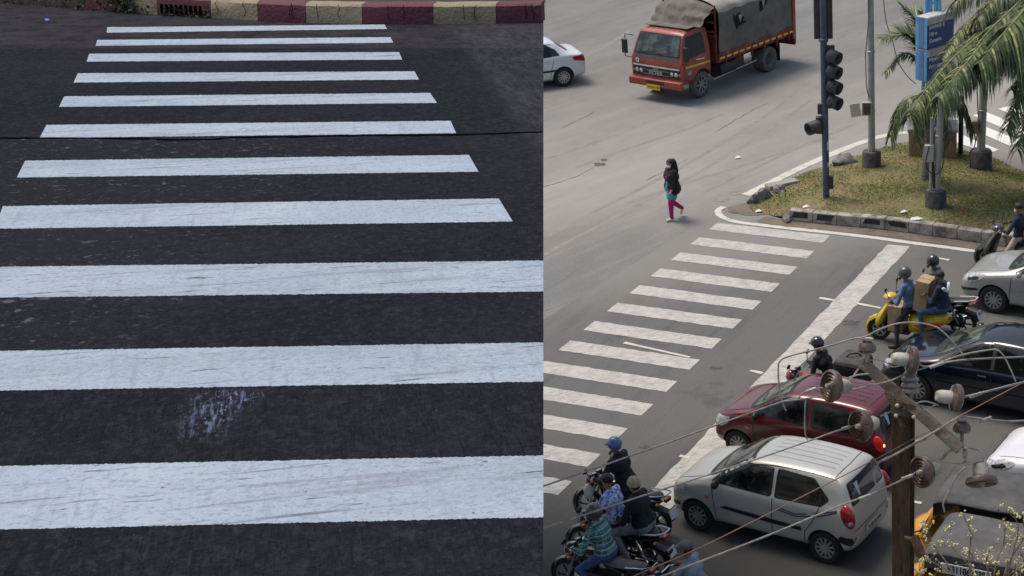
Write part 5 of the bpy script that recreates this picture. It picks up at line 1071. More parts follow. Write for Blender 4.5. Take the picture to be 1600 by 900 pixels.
# woman walking
tealk = mat('teal_kurta_cloth', (.02, .36, .36), .85, 0, .1, 24, .3, c2=(.25, .55, .52), thr=(.30, .42)); pink = cloth('magenta_leggings', (.42, .02, .16)); pinkscarf = cloth('pink_scarf', (.60, .03, .18)); paleshoe = mat('pale_shoe', (.70, .62, .42), .6)
Jw = {'pelvis': (0, 0, .84), 'chest': (.0, 0, 1.14), 'neck': (.01, 0, 1.32), 'head': (.02, 0, 1.455), 'face': (1.0, .25, 1.40), 'shl': (0, .155, 1.27), 'shr': (0, -.155, 1.27), 'ell': (.03, .20, 1.04), 'elr': (-.05, -.20, 1.04), 'wrl': (.10, .19, .88), 'wrr': (.02, -.20, .86),
      'hipl': (0, .08, .80), 'hipr': (0, -.08, .80), 'knl': (.10, .09, .46), 'knr': (-.02, -.08, .44), 'anl': (.10, .09, .085), 'anr': (-.30, -.08, .22), 'tol': (.23, .10, .04), 'tor': (-.26, -.09, .08)}
pw = person('woman crossing the road in black jacket, teal tunic, magenta leggings and white mask', Jw, {'shirt': black_c, 'legs': pink, 'shoes': paleshoe, 'teal': tealk, 'scarf': pinkscarf}, None, hair='bun', mask=whitem, build=1.28, skinm=skin2, voxel=.011,
            parts=[(Vector((.03, .045, .80)), Vector((.04, .05, .63)), .125, .135, 'teal'), (Vector((.0, -.05, .80)), Vector((-.02, -.06, .63)), .125, .135, 'teal'), (Vector((.105, .02, 1.10)), Vector((.105, .02, .85)), .05, .08, 'teal'), (Vector((.04, 0, 1.31)), Vector((.125, .02, 1.16)), .040, .030, 'scarf'), (Vector((.13, .02, 1.15)), Vector((.13, .02, 1.12)), .045, .045, 'scarf'), (Vector((-.14, -.10, .80)), Vector((-.18, -.14, .66)), .05, .06, 'scarf'),
                   (Vector((-.02, .13, 1.0)), Vector((-.01, .15, .80)), .085, .09, 'shirt'), (Vector((-.03, -.13, 1.0)), Vector((-.03, -.15, .80)), .085, .09, 'shirt'), (Vector((-.05, 0, 1.0)), Vector((-.08, 0, .80)), .10, .13, 'shirt'), (Vector((-.05, 0, 1.46)), Vector((-.07, 0, 1.26)), .088, .10, 'shirt'), (Vector((.02, .12, 1.2)), Vector((.03, .13, .95)), .07, .08, 'shirt')])
place_pt(pw, 1047, 346, 0, (.15, .09), math.radians(212)); 

for r_, l1, l2 in ((r1, 'passenger in blue and white patterned dress inside the farther rickshaw', floral), (r2, 'passenger in pale grey shawl inside the nearer rickshaw', cloth('pale_shawl', (.42, .41, .38)))):
    q_ = person(l1, rider_pose(seat=(-.75, .72), lean=.05, foot=(-.30, .14, .46), hands=[(-.40, .12, .88), (-.40, -.12, .88)]), {'shirt': l2, 'legs': dark_tr}, None, voxel=.018, build=1.15); put(q_, r_)
d_ = person('rickshaw driver in blue shirt behind the windscreen of the farther rickshaw', rider_pose(seat=(.35, .70), lean=.06, foot=(.75, .12, .46), hands=[(.72, .25, 1.0), (.72, -.25, 1.0)]), {'shirt': blue_sh, 'legs': dark_tr}, None, voxel=.018); put(d_, r1)
# ------------------------------------------------------------------ street furniture
polegrey = mat('slate_blue_pole_paint', (.075, .095, .15), .5, .1, .2, 4); galv = mat('galvanised_pole', (.42, .42, .41), .5, .4, .15, 5, .15); darkconc = mat('dark_concrete_foot', (.10, .095, .09), .9, 0, .4, 7, .8); sigbk = mat('signal_black', (.052, .052, .052), .6, 0, .3)
def up_h(px, py_base, py_top, h0=0.0):
    """height whose image lands at py_top above a base point"""
    b = G(px, py_base, h0); lo, hi = 0, 15
    for _ in range(40):
        m_ = (lo+hi)/2; d = Vector((b.x, b.y, h0+m_))-CAM; z = d.dot(F_); y = PPY-FPX*d.dot(U_)/z
        if y > py_top: lo = m_
        else: hi = m_
    return lo
cdir = lambda p: (Vector((CAM.x, CAM.y, 0))-Vector((p.x, p.y, 0))).normalized()
LB = .24
# traffic signal
b = G(1291, 308, LB); ts = empty('traffic_signal', b, math.atan2(cdir(b).y, cdir(b).x), 'tall dark blue traffic light pole with four hooded lamps on the lawn', 'traffic light')
Hh = up_h(1291, 308, -30, LB); MB().tube([(0, 0, -.2), (0, 0, Hh)], .085, 16).build('pole', polegrey, ts)
MB().lathe([(.085, 0), (.12, .02), (.12, .08), (.085, .10)], (0, 0, up_h(1291, 308, 66, LB)), (0, 0, 1), 16).build('pole_collar', polegrey, ts)
# local x points to camera, y to the image right (camera left-right): +y = image left? use right vector
rv = Vector((0, 1, 0))
z0, z1 = up_h(1291, 308, 62, LB), Hh
for s in (-1, 1): MB().box((-.10, s*.155, (z0+z1)/2), (.10, .15, z1-z0)).build('signal_back', sigbk, ts, bevel=.02)
hz = [up_h(1291, 308, y, LB) for y in (85, 108, 132, 156)]
MB().box((-.02, .10, (hz[0]+hz[3])/2), (.14, .34, hz[0]-hz[3]+.44)).build('signal_housing', sigbk, ts, bevel=.02)
def hood(parent, c, ax, r=.15, L=.30):
    r *= 1.18; L *= 1.1
    c = Vector(c); ax = Vector(ax).normalized(); o = MB().lathe([(r*.98, 0), (r, .02), (r*.98, L)], c, ax, 22).build('visor_hood', sigbk, parent)
    md = o.modifiers.new('s', 'SOLIDIFY'); md.thickness = .012
    MB().lathe([(0, .02), (r*.9, .03)], c, ax, 20).build('lamp_lens', mat('unlit_lens', (.03, .03, .03), .25), o); return o
for z in hz: hood(ts, (.05, .14, z), (.62, .78, -.22), .14, .27)
zl = up_h(1291, 308, 195, LB); MB().box((0, -.10, zl), (.16, .26, .44)).build('signal_housing', sigbk, ts, bevel=.02); hood(ts, (.05, -.16, zl), (.55, -.80, -.12), .14, .30)
zz = up_h(1291, 308, 170, LB); MB().box((.0, -.12, zz), (.10, .12, .26)).build('junction_box', sigbk, ts, bevel=.01)
zb_ = up_h(1291, 308, 285, LB); MB().box((-.02, .13, zb_), (.14, .12, .34)).build('junction_box', sigbk, ts, bevel=.02)
for y, m_, hgt in ((227, whitem, .22), (246, blackg, .24), (256, whitem, .12)):
    MB().lathe([(.0875, -hgt/2), (.0875, hgt/2)], (0, 0, up_h(1291, 308, y, LB)), (0, 0, 1), 10, sweep=1.9, start=-2.6+PI/2).build('sticker', m_, ts)
# tapering steel poles with concrete feet
def lamp_pole(px, py, topy, r, label, foot_r=.26, foot_h=.42, lean=(0, 0)):
    b = G(px, py, LB); t = empty('street_pole', b, math.atan2(cdir(b).y, cdir(b).x), label, 'pole', 'steel poles on the grass island')
    h = up_h(px, py, topy, LB); MB().tube([(0, 0, .1), (lean[0]*.5, lean[1]*.5, h*.5), (lean[0], lean[1], h)], [r, r*.9, r*.78], 16).build('pole', galv, t)
    for z in (h*.30, h*.62): MB().lathe([(r*.92, 0), (r*1.08, .01), (r*1.08, .05), (r*.92, .06)], (lean[0]*z/h, lean[1]*z/h, z), (0, 0, 1), 16).build('joint_ring', galv, t)
    MB().lathe([(0, foot_h), (foot_r*.92, foot_h), (foot_r, foot_h*.9), (foot_r*1.04, -.1)], (0, 0, 0), (0, 0, 1), 20).build('concrete_foot', darkconc, t); return t, h
t1, h1 = lamp_pole(1362, 258, -30, .10, 'tallest grey steel pole with an open floodlight box, behind the lawn', .25, .40)
zb = up_h(1362, 258, 168, LB)
fbx = MB().box((.10, -.12, zb), (.10, .26, .36)).build('floodlight_box', mat('grey_box', (.5, .48, .44), .6), t1, bevel=.01); MB().box((.155, -.12, zb), (.01, .20, .30)).build('box_inside', mat('box_wiring', (.12, .09, .07), .7, var=.6, scale=25), fbx)
MB().box((.16, -.42, zb-.02), (.02, .27, .36), Matrix.Rotation(.15, 3, 'X')).build('box_door', mat('cream_box_door', (.58, .54, .45), .6), fbx, bevel=.008)
MB().tube([Vector((.08, -.06, h1)), (.10, -.05, h1*.8), (.10, -.14, h1*.62), (.10, -.13, h1*.45), (.10, -.06, zb+.3)], .012, 6).build('cable', blackp, t1)
t2, h2 = lamp_pole(1462, 322, 146, .095, 'slender grey steel pole in front of the ringed palm trunk', .26, .44, (0, .12))
MB().tube([(.06, -.13, .4), (.05, -.12, 1.6), (.05, -.11, 2.3)], .04, 10).build('conduit_pipe', galv, t2)
zb = up_h(1462, 322, 238, LB); jb = MB().box((.06, -.17, zb), (.14, .22, .42)).build('junction_box', mat('grey_box', (.5, .48, .44), .6), t2, bevel=.01)
cv = catmull([(.12, -.17, zb+.2), (.2, -.25, zb-.25), (.2, -.05, zb-.5), (.15, .15, zb-.35), (.1, .22, zb+.3), (.1, .30, zb+1.3)], 6); MB().tube(cv, .013, 6).build('cable', blackp, t2)
MB().tube([(.08, -.08, zb-.2), (.08, -.04, zb-.9), (.07, -.06, .5)], .03, 6).build('cable', blackp, t2)
t3, h3 = lamp_pole(1532, 258, -30, .115, 'thick pale concrete pole with a wooden box near the second crossing', .30, .42, (0, .10))
zb = up_h(1532, 258, 196, LB); jb = MB().box((.12, -.16, zb), (.18, .18, .34)).build('junction_box', mat('brown_box', (.25, .21, .17), .8), t3, bevel=.01)
cv = catmull([(.18, -.1, zb+2.2), (.16, -.12, zb+1.0), (.18, -.08, zb+.1), (.16, -.16, zb-.5), (.2, -.28, .4), (.2, -.26, 0)], 6); MB().tube(cv, .014, 6).build('cable', blackp, t3)
b = G(1501, 234, LB); bp_ = MB().tube([(0, 0, -.1), (0, 0, up_h(1501, 234, 150, LB))], .07, 12).build('black_post', mat('black_post_paint', (.012, .012, .014), .5)); bp_.location = b; tag(bp_, 'plain black post in front of the second zebra crossing', 'post')
# ------------------------------------------------------------------ blue sign structure
b = G(1457, 243, LB); sy = math.atan2(cdir(b).y, cdir(b).x); sg = empty('direction_sign', b, sy, 'tall light blue sign tower with dark blue panels behind the palm fronds', 'sign')
sky_m = mat('sky_blue_paint', (.14, .45, .72), .45, 0, .15, 5); dblue = mat('deep_blue_panel', (.012, .055, .25), .4); signw = mat('sign_cream', (.55, .53, .48), .6, var=.25)
pb = empty('brick_plinth', b, sy, 'rough brick and plaster plinth carrying the blue sign tower', 'plinth'); brick = mat('worn_brick', (.36, .22, .13), .9, 0, .35, 9, .7, c2=(.24, .19, .15))
MB().box((-.4, 0, .30), (.9, 1.30, .75)).build('brick_base', brick, pb, bevel=.03); MB().box((-.4, 0, .71), (.96, 1.36, .10)).build('plaster_cap', concrete_m, pb, bevel=.02)
zt = up_h(1457, 243, -40, LB)
legs = MB()
for y in (-.30, -.12, .12, .30):
    for x in (-1.05, -.80): legs.tube([(x+.3, y, .7), (x, y*.45-.02, zt)], .05, 8)
legs.build('tower_posts', sky_m, sg)
lat_ = MB()
for i in range(16): 
    z = .9+i*(zt-1)/16; lat_.tube([(-.5-.3*z/zt, -.3*(1-.45*z/zt), z), (-.5-.3*z/zt, .3*(1-.45*z/zt), z+.35)], .018, 6); lat_.tube([(-.25, -.3, .8), (-.25, .3, .8)], .03, 6)
lat_.build('lattice', sky_m, sg)
def spanel(y0, y1, tall, name, rows):
    za, zb2 = up_h(1457, 243, y0, LB), up_h(1457, 243, y1, LB); zc_ = (za+zb2)/2; hh = za-zb2
    p = empty('sign_panel'); p.parent = sg; p.location = (.05, -.06, zc_); p.rotation_euler = (0, 0, math.radians(52))
    bpy.data.objects.remove(p)
    A = math.radians(50); R2 = Matrix.Rotation(A, 3, 'Z'); base_ = Vector((.15, -.17, zc_))   # hinge edge
    def L(x, y, z): return base_+R2 @ Vector((x, y, z))
    W_ = 1.1
    bx = MB(); bx.box(L(-.20, W_/2, 0), (.40, W_, hh), R2); o = bx.build('sign_panel', sky_m, sg, bevel=.008); tb = MB().box(L(-.20, -.004, 0), (.16, .012, hh*.97), R2).build('side_recess', mat('sign_side_recess', (.16, .26, .50), .6), o); MB().box(L(-.20, W_/2, hh/2+.006), (.38, W_, .012), R2).build('panel_top', signw, o)
    f = MB(); f.box(L(.006, W_/2, -hh*.10), (.01, W_-.02, hh*.78), R2); fo = f.build('sign_face', dblue, o)
    hdr = MB(); hdr.box(L(.006, W_/2, hh*.385), (.014, W_-.02, hh*.22), R2); hdr.build('sign_header', signw, o)
    for i, tx in enumerate(rows):
        q_ = L(.014, .08, hh*(.18-.22*i)); text(tx, hh*.17, whitem, o, q_, (PI/2, 0, A+PI/2), 'sign_lettering', .003, 'LEFT', bold=.004)
    return o
spanel(27, 75, 1, 'a', ['SAHARE E', 'Hitex', 'Osmania']); spanel(77, 126, 1, 'b', ['Miyapur', 'Ameerpet'])
# ------------------------------------------------------------------ palms
leaf_g = mat('palm_leaflet_green', (.125, .165, .060), .5, 0, .6, 3, c2=(.040, .062, .022), thr=(.35, .62)); leaf_y = mat('palm_leaflet_pale', (.38, .37, .15), .6, 0, .3, 4); rach = mat('palm_rachis', (.28, .27, .10), .6); trunk_m = mat('ringed_palm_trunk', (.30, .275, .24), .9, 0, .3, 4, .8, c2=(.13, .115, .095), stretch=(.4, .4, 3))
def frond(parent, pts, lf, name='frond', n=62, droop=.7, yellow=.12, wf=1.0):
    """rachis along a curve with drooping narrow leaflets both sides"""
    c = catmull(pts, 14); mb = MB(); mb.tube(c, [.022*(1-.8*i/(len(c)-1))+.004 for i in range(len(c))], 6); o = mb.build(name, rach, parent)
    gv, gf, yv, yf = [], [], [], []; tot = len(c)-1
    for i in range(n):
        t = .10+.90*i/n; k = min(tot-1, int(t*tot)); u = t*tot-k; p = c[k].lerp(c[k+1], u); d = (c[k+1]-c[k]).normalized(); sd_ = d.cross(Vector((0, 0, 1))).normalized()
        if i % 1 == 0: pass
        L = lf*(math.sin(min(1, t*1.25+.12)*PI*.86)**.7*.95+.12)*random.uniform(.8, 1.1)
        for s in (1, -1):
            v_, f_ = (yv, yf) if random.random() < yellow else (gv, gf)
            dr = droop*random.uniform(.7, 1.4); d0 = (sd_*s*random.uniform(.7, 1)+d*random.uniform(.35, .75)+Vector((0, 0, random.uniform(-.1, .3)))).normalized(); w_ = random.uniform(.014, .024)*wf
            q0 = p; seg = 5; o_ = len(v_); dirv = d0; wd_ = dirv.cross(Vector((random.uniform(-.3, .3), random.uniform(-.3, .3), 1))).normalized()
            for j in range(seg+1):
                ww = w_*(1-(j/seg)**1.6)+.0015; v_ += [q0-wd_*ww, q0+wd_*ww]
                dirv = (dirv+Vector((0, 0, -dr*.42))).normalized(); q0 = q0+dirv*(L/seg)
            for j in range(seg): f_.append((o_+2*j, o_+2*j+1, o_+2*j+3, o_+2*j+2))
    for vv, ff, m_ in ((gv, gf, leaf_g), (yv, yf, leaf_y)):
        if vv: MB().add(vv, ff).build('leaflets', m_, o, smooth=False, keep=True)
    return o
def palm_trunk(parent, base_, top_, r0, r1):
    c = catmull([base_, base_.lerp(top_, .5)+Vector((.04, 0, 0)), top_], 26); n = len(c); rr = [(r0+(r1-r0)*i/n)*(1+.06*(i % 3 == 0)) for i in range(n)]; rr[0] *= 1.25
    return MB().tube(c, rr, 14).build('trunk', trunk_m, parent)
random.seed(33)
# palm A (trunk in front of the plinth)
bA = G(1447, 279, LB); hA = up_h(1449, 279, 178, LB); pa = empty('palm_tree', bA, 0, 'small palm with ringed trunk whose fronds arch left of the blue sign', 'palm tree')
inv = lambda p, b: p-b
topA = Vector((0.05, 0, hA)); palm_trunk(pa, Vector((0, 0, -.1)), topA, .17, .125)
MB().lathe([(.125, 0), (.15, .15), (.13, .5), (.07, .8)], topA-Vector((0, 0, .2)), (0, 0, 1), 14).build('crownshaft', mat('green_crownshaft', (.16, .19, .09), .6), pa)
zA = (bA+topA-CAM).dot(F_)
def pp(px, py, dz, b): return P(px, py, zA+dz)-b
bD = G(1462, 222, LB); zD = (bD+Vector((0, 0, 3))-CAM).dot(F_); cD = P(1450, 112, zD)-bD; pd = empty('palm_tree', bD, 0, 'palm behind the blue sign with two fronds arching out to the left', 'palm tree'); palm_trunk(pd, Vector((0, 0, -.1)), cD, .15, .10)
for pts, lf, dr, nn in (([(1447, 112), (1434, 92), (1410, 84), (1382, 115)], .42, .45, 80), ([(1448, 104), (1434, 70), (1412, 54), (1377, 60)], .85, .10, 110), ([(1449, 104), (1443, 62), (1430, 30), (1414, 14)], .85, .15, 110), ([(1450, 104), (1447, 66), (1443, 38), (1438, 18)], .55, .2, 80)):
    q_ = [P(x, y, zD-.1*i)-bD for i, (x, y) in enumerate(pts)]; frond(pd, q_, lf, n=nn, droop=dr, yellow=.2)
topA = Vector((0.05, 0, hA))
for a_ in (-2.6, -1.9, -1.2, -.4):
    frond(pa, [topA+Vector((0, 0, .3)), topA+Vector((math.cos(a_)*.4, math.sin(a_)*.4, .55)), topA+Vector((math.cos(a_)*.9, math.sin(a_)*.9, .35)), topA+Vector((math.cos(a_)*1.2, math.sin(a_)*1.2, -.4))], .7, n=90, droop=1.0)
# palm B (tall crown outside the top right corner)
bB = G(1660, 345, LB); pbm = empty('palm_tree', bB, 0, 'tall palm whose long drooping fronds hang across the top right corner', 'palm tree'); zB = 43.0
cB = P(1640, -45, zB)-bB; palm_trunk(pbm, Vector((0, 0, -.1)), cB-Vector((0, 0, .5)), .2, .14)
def fB(pts, lf, **k): frond(pbm, [P(x, y, zB+dz)-bB for x, y, dz in pts], lf, **k)
fB([(1640, -45, 0), (1560, 30, -1.4), (1490, 90, -2.4), (1432, 160, -3.2), (1422, 180, -3.4)], 1.0, n=190, droop=1.1, yellow=.10, wf=1.2)
fB([(1640, -45, 0), (1565, 34, -1.6), (1510, 98, -2.8), (1466, 150, -3.6)], 1.2, n=150, droop=1.2, yellow=.08, wf=1.3)
fB([(1640, -45, 0), (1572, 10, -1), (1500, 78, -1.6), (1430, 165, -2)], 1.1, n=150, droop=1.0, yellow=.05, wf=1.2)
fB([(1640, -45, 0), (1570, -8, -.6), (1510, 40, -1.0), (1472, 92, -1.2)], 1.0, n=150, droop=.75, yellow=.45, wf=1.0)
fB([(1640, -45, 0), (1585, 10, -1.6), (1535, 60, -2.2), (1500, 118, -2.6)], 1.3, n=170, droop=1.3, yellow=.03, wf=1.3)
fB([(1640, -45, 0), (1600, 15, -2), (1565, 55, -2.6), (1530, 100, -3)], 1.7, n=160, droop=1.5, yellow=.03, wf=1.3)
fB([(1640, -45, 0), (1575, -45, .4), (1520, -22, .6), (1488, 8, .6)], 1.0, n=110, droop=1.0, yellow=.10)
fB([(1640, -45, 0), (1620, 10, -1), (1600, 50, -1.4), (1580, 90, -1.5)], 1.4, n=130, droop=1.3, yellow=.06, wf=1.2)
fB([(1720, 60, -1), (1650, 74, -1.4), (1600, 83, -1.6), (1545, 94, -1.8)], 1.05, n=110, droop=1.5, yellow=.12, wf=1.1)
fB([(1640, -45, 0), (1600, -30, -1), (1560, -8, -1.4), (1528, 28, -1.6)], 1.4, n=150, droop=1.3, yellow=.08, wf=1.2)
fB([(1640, -45, 0), (1610, -20, -1), (1585, 10, -1.4), (1562, 40, -1.6)], 1.4, n=130, droop=1.4, yellow=.08, wf=1.2)
for x, y in ((1720, 20), (1750, -60), (1700, -120), (1600, -140)): fB([(1640, -45, 0), ((1640+x)/2, (y-45)/2-50, .5), (x, y, .8), (x+(x-1640)*.4, y+70, .9)], .9, n=80, droop=.9)
# palm C at the right edge
bC = G(1690, 385, LB); pc = empty('palm_tree', bC, 0, 'palm at the right edge with fronds hanging low beside the second crossing', 'palm tree'); zC = 42.0; cC = P(1665, 120, zC)-bC; palm_trunk(pc, Vector((0, 0, -.1)), cC, .18, .13)
for pts in ([(1665, 120), (1630, 118), (1592, 150), (1572, 205)], [(1665, 120), (1640, 145), (1606, 175), (1590, 235)], [(1665, 120), (1650, 105), (1612, 108), (1580, 140)], [(1665, 120), (1700, 90), (1740, 110), (1760, 170)], [(1665, 120), (1690, 60), (1720, 40), (1750, 60)]):
    frond(pc, [P(x, y, zC-.4*i)-bC for i, (x, y) in enumerate(pts)], .8, n=105, droop=.9, yellow=.10, wf=1.2)
# hanging wire beside the tall pole
wirem = mat('dark_cable', (.05, .045, .04), .7); oldwire = mat('weathered_aluminium_wire', (.33, .30, .265), .7, 0, .25, 20); cuwire = mat('copper_brown_wire', (.28, .16, .10), .6, .2)
def wire(px, r, m, label, grp=None):
    c = catmull([P(*p) for p in px], 8); o = MB().tube(c, r*(.70 if r < .0105 else .8), 7).build('overhead_wire', m); tag(o, label, 'wire', grp); return o
wire([(1379, -20, 52), (1384, 30, 52), (1394, 62, 52), (1403, 95, 52), (1417, 118, 52), (1431, 131, 52)], .018, wirem, 'thin black cable sagging from the tall pole towards the palm')
# ------------------------------------------------------------------ utility pole with insulators, close to the camera
ZP = 12.0
rust = mat('rusted_steel_section', (.19, .11, .06), .8, .2, .35, 9, .7, c2=(.045, .026, .016), stretch=(3, 3, .5)); arm_m = mat('rusty_grey_crossarm', (.30, .25, .19), .7, .3, .3, 8, .4, c2=(.11, .08, .06)); porc = mat('brown_porcelain', (.125, .080, .062), .22, 0, .3, 5, coat=.8); capmt = mat('cream_insulator_cap', (.50, .46, .38), .6, 0, .25, 9, .4); strapm = mat('galvanised_strap', (.42, .39, .33), .7, 0, .3, 12)
ptop = P(1411.5, 632, ZP+.05); up_pole = empty('utility_pole', (ptop.x, ptop.y, 0), 0, 'rusty steel utility pole with crossarm and brown insulators in the foreground', 'utility pole'); ub = Vector((ptop.x, ptop.y, 0))
def Q(x, y, dz=0.0): return P(x, y, ZP+dz)-ub
pw_ = 34.5/FPX*ZP
cd_ = cdir(ptop); pa_ = math.atan2(cd_.y, cd_.x)-.28
# H-section pole
for (ox, oy, sx, sy_) in ((.065, 0, .012, pw_*.86), (-.065, 0, .012, pw_*.86), (0, 0, .13, .012)):
    r_ = Matrix.Rotation(pa_, 3, 'Z'); c_ = r_ @ Vector((ox, oy, 0)); MB().box((c_.x, c_.y, ptop.z/2-.05), (sx, sy_, ptop.z+.02), r_).build('pole_section', rust, up_pole, bevel=.003)
MB().beam(Q(1347, 566, -.1), Q(1501, 702, -.25), .085, .075, U_).build('crossarm', arm_m, up_pole, bevel=.006)
MB().beam(Q(1385, 612, .1), Q(1412, 668, 0), .04, .02, U_).build('brace', rust, up_pole); MB().beam(Q(1396, 628, -.2), Q(1440, 640, -.2), .05, .03, U_).build('clamp_plate', rust, up_pole); MB().beam(Q(1392, 640, -.14), Q(1432, 648, -.14), .03, .05, U_).build('clamp_plate', arm_m, up_pole)
for x, y in ((1402, 634), (1428, 652), (1400, 650)): MB().ball(Q(x, y, -.24), .016).build('bolt', strapm, up_pole)
def pin_ins(x, y, ybot, name='insulator'):
    c = Q(x, y, -.15); up = (U_*1).normalized(); o = MB().lathe([(0, .055), (.03, .055), (.035, .03), (.055, .022), (.068, -.005), (.066, -.03), (.04, -.05), (0, -.05)], c, up, 22).build(name, porc, up_pole)
    MB().lathe([(.028, .035), (.045, .04), (.048, .055), (.03, .065)], c+up*.0, up, 16).build('insulator_groove', capmt, o)
    MB().tube([c-up*.04, Q(x, ybot, -.15)], .014, 8).build('insulator_pin', strapm, o); return o
pin_ins(1355, 541, 566); pin_ins(1503, 666, 698)
def disc_ins(x, y, ax, capdir=1, r=.115):
    """bell disc: brown ribbed shed + cream cap behind it"""
    c = Q(x, y, -.2); a = Vector(R_*ax[0]-U_*ax[1]-F_*ax[2]).normalized()
    o = MB().lathe([(0, .012), (r*.25, .016), (r*.42, .0), (r*.45, .018), (r*.62, .004), (r*.66, .022), (r*.82, .006), (r*.88, .026), (r, .016), (r*1.02, .0), (r*.96, -.022), (r*.5, -.04), (r*.3, -.045)], c, a, 30).build('insulator', porc, up_pole)
    MB().lathe([(r*.44, -.030), (r*.50, -.05), (r*.46, -.12), (r*.34, -.150), (0, -.152)], c, a, 20).build('insulator_cap', capmt, o)
    MB().lathe([(0, .05), (.016, .045), (.018, .01)], c, a, 12).build('ball_socket', strapm, o); return c, a
dA = disc_ins(1299, 603, (-.80, -.05, .55)); dB = disc_ins(1345, 665, (-.75, .10, .62)); dC = disc_ins(1441, 737, (-.78, .08, .60)); dD = disc_ins(1425, 563, (.93, .10, -.25), r=.10); dE = disc_ins(1494, 622, (.93, .12, -.25), r=.10); dF = disc_ins(1534, 752, (.05, .94, .30), r=.118)
o = MB().lathe([(0, .10), (.04, .10), (.05, .085), (.04, .07), (.062, .058), (.065, .04), (.045, .03), (.064, .015), (.066, -.005), (.045, -.012), (.062, -.03), (.06, -.05), (.02, -.06)], Q(1422, 603, -.15), U_, 22).build('insulator', mat('grey_porcelain', (.28, .24, .21), .35, var=.3, coat=.5), up_pole); MB().tube([Q(1422, 615, -.15), Q(1424, 635, -.15)], .014, 8).build('insulator_pin', strapm, o)
def strap(px, w=.036):
    c = catmull([Q(x, y, dz) for x, y, dz in px], 6); mb = MB()
    for a, b in zip(c, c[1:]): mb.beam(a, b+(b-a)*.15, w, .008, U_)
    return mb.build('strap', strapm, up_pole)
strap([(1324, 597, -.1), (1333, 588, -.1), (1345, 572, -.1), (1357, 563, -.12)]); strap([(1326, 590, -.2), (1340, 586, -.2), (1356, 584, -.18)]); strap([(1357, 563, -.12), (1372, 562, -.14), (1386, 567, -.14), (1392, 572, -.14)]); strap([(1392, 572, -.15), (1380, 578, -.1), (1372, 586, -.1)])
strap([(1376, 650, -.1), (1388, 645, -.1), (1400, 638, -.1)], .022); strap([(1430, 630, -.2), (1445, 627, -.2), (1458, 630, -.2), (1466, 633, -.2)]); strap([(1434, 640, -.2), (1447, 640, -.2), (1462, 632, -.2)])
strap([(1470, 719, -.15), (1482, 706, -.2), (1496, 700, -.25), (1510, 700, -.25)]); strap([(1472, 722, -.2), (1490, 724, -.2), (1506, 722, -.25), (1508, 702, -.25)]); strap([(1508, 700, -.25), (1524, 702, -.2), (1534, 708, -.2), (1537, 718, -.2)]); strap([(1508, 722, -.25), (1520, 722, -.2), (1535, 718, -.2)])
G_ = 'overhead wires fixed to the utility pole'
Z = 11.85
def W(pts, r, m, l): return wire([(x, y, (Z if z is None else z)) for x, y, z in pts], r, m, l, G_)
N_ = None
W([(1286, 606, N_), (1270, 608, N_), (1256, 613, N_), (1246, 622, N_), (1227, 626, N_), (1125, 662, 11.4), (1000, 707, 11), (849, 759.5, 10.4), (760, 790, 10)], .0085, oldwire, 'uppermost long wire running left from the disc insulator above the maroon roof')
W([(1334, 665, N_), (1300, 676, N_), (1264, 689, N_), (1162, 724, 11.4), (1000, 776, 11), (849, 825, 10.4), (740, 861, 10)], .0085, oldwire, 'second long wire from the top, crossing the silver hatchback windscreen')
W([(1700, 545, 13), (1600, 597, 12.4), (1490, 655, 12.2), (1431, 684, 12.1), (1377, 713, 11.9), (1196, 805, 11.4), (1091, 857, 11), (1000, 896, 10.7), (940, 925, 10.5)], .006, cuwire, 'thin copper brown wire running from right edge to the bottom')
W([(1431, 738, N_), (1418, 746, N_), (1359, 773, N_), (1313, 790, 11.7), (1189, 841, 11.4), (1038, 899, 11), (950, 935, 10.8)], .010, oldwire, 'lowest long wire starting at the disc insulator left of the pole')
W([(1300, 616, N_), (1264, 622, N_), (1246, 622.5, 11.83)], .0085, oldwire, 'short wire end joining above the maroon roof') if False else None
W([(1226, 627, 11.84), (1264, 622, N_), (1300, 615.5, N_), (1340, 607, N_), (1389, 595.5, 11.8), (1411, 586, 11.8), (1456, 571, 11.8), (1500, 555.5, 11.8), (1544, 547, 11.8), (1558, 547, 11.8), (1568, 556, 11.8), (1578, 575, 11.8), (1587, 596, 11.8)], .009, oldwire, 'arched jumper wire passing over the middle stacked insulator')
W([(1228, 642, N_), (1220, 620, N_), (1217, 600, N_), (1216, 575, N_), (1219, 564, N_), (1235, 556, N_), (1290, 542, N_), (1330, 530, N_), (1352, 526, 11.8), (1372, 516, 11.8), (1400, 506, 11.8), (1430, 504, 11.8), (1460, 510, 11.8), (1475, 520, 11.8), (1492, 538, 11.8), (1506, 556, 11.8)], .009, oldwire, 'long looping jumper wire over the leftmost pin insulator')
W([(1431, 566, 11.8), (1446, 573, 11.8), (1470, 568, 11.8), (1510, 562, 11.8), (1600, 557.5, 12.2), (1700, 553, 12.6)], .010, oldwire, 'wire leaving to the right in front of the dark blue car windows')
W([(1499, 621, 11.8), (1512, 619, 11.8), (1545, 611, 11.8), (1600, 597, 12.2), (1700, 575, 12.6)], .011, oldwire, 'thick wire leaving to the right from the lower right disc insulator')
W([(1370, 723, N_), (1395, 712, N_), (1420, 698, N_), (1445, 684, 11.75), (1491, 656, 11.75), (1503, 651, 11.75), (1522, 653, 11.75), (1560, 657.5, 11.9), (1600, 657.5, 12.1), (1700, 650, 12.5)], .011, oldwire, 'twisted wire tied round the lower right pin insulator')
W([(1372, 765, N_), (1366, 745, N_), (1369, 730, N_), (1380, 718, N_), (1395, 712, N_)], .009, oldwire, 'short jumper loop left of the pole over the silver tailgate')
W([(1258.7, 624, N_), (1257.5, 650, N_), (1258, 676, N_), (1262, 688, N_)], .008, oldwire, 'short vertical jumper joining the two upper long wires')
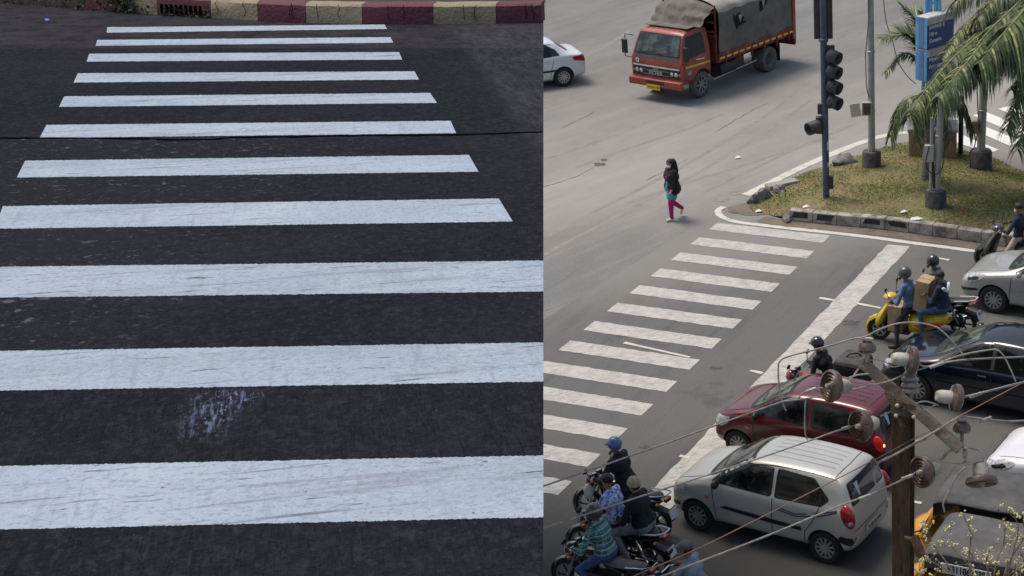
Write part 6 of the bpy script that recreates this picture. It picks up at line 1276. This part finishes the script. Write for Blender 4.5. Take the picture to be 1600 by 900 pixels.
for i, (x, y, L) in enumerate(((1268, 609, 14), (1322, 668, 12), (1418, 745, 16), (1352, 776, 18), (1465, 570, 22), (1525, 617, 18), (1440, 687, 16), (1540, 655, 20))):
    c = MB(); 
    for k in range(7): c.tube([P(x-L/2+k*L/7, y+(L/2-k*L/7)*.36-1, 11.8), P(x-L/2+k*L/7+1.0, y+(L/2-k*L/7)*.36+1, 11.78)], .010, 6)
    o = c.build('wire_binding', strapm, up_pole); o.location = -ub
# lower clamp on the pole side
lc = MB(); lc.beam(Q(1428, 838, -.1), Q(1440, 868, -.15), .05, .05, U_); lc.tube([Q(1415, 840, -.15), Q(1424, 842, -.2), Q(1433, 862, -.2)], .015, 8); lc.build('lower_bracket', rust, up_pole)
# far right tied wires near the rickshaw
W([(1508, 730, 12), (1494, 745, 12), (1484, 765, 12), (1474, 785, 12), (1476, 800, 12)], .010, strapm, 'tangled pale wire hanging beside the farther rickshaw canopy')
# ------------------------------------------------------------------ flowering twigs in the lower right corner
random.seed(51); bt = G(1640, 985, 0); shb = empty('flowering_tree', bt, 0, 'bare twiggy treetop with pale green buds in the lower right corner', 'tree')
twig = mat('pale_twig', (.26, .20, .13), .8, var=.3); bud = mat('cream_green_bud', (.66, .64, .36), .7, var=.3, scale=40)
ZT = 13.5; root_ = P(1552, 1030, ZT)-bt
MB().tube([Vector((0, 0, 0)), (root_)*.5+Vector((.15, .1, .2)), root_], [.13, .09, .035], 10).build('trunk', mat('grey_bark', (.18, .15, .12), .9, var=.3, bump=.6), shb)
tw = MB(); bd_ = MB(); tips = [(1508, 810), (1460, 845), (1452, 815), (1487, 826), (1520, 862), (1555, 850), (1572, 822), (1578, 800), (1590, 838), (1597, 862), (1545, 878), (1470, 885), (1440, 880), (1585, 880), (1600, 815), (1612, 850), (1630, 830)]
for (x, y) in tips:
    a = root_; e = P(x+random.uniform(-3, 3), y, ZT+random.uniform(-.5, .5))-bt; m1 = P(x*.45+1545*.55+random.uniform(-18, 18), y*.4+960*.6, ZT)-bt; m2 = P(x+random.uniform(-14, 14), y+26, ZT)-bt
    c = catmull([a, m1, m2, e], 7); tw.tube(c, [.007*(1-.8*i/(len(c)-1))+.0015 for i in range(len(c))], 5)
    for k in range(9):
        t = random.uniform(.55, 1); p = c[int(t*(len(c)-1))]; d = Vector([random.uniform(-1, 1) for _ in range(3)])+Vector((0, 0, .6)); d = d.normalized()*random.uniform(.03, .11); q2 = p+d; tw.tube([p, p+d*.5+Vector((0, 0, .01)), q2], [.0032, .0026, .0016], 4)
        for _ in range(random.randint(2, 5)): bd_.ball(q2+Vector([random.uniform(-.018, .018) for _ in range(3)]), random.uniform(.005, .011), 6, 4)
tw.build('twigs', twig, shb); tag(bd_.build('buds', bud, shb, keep=True), kind='stuff')
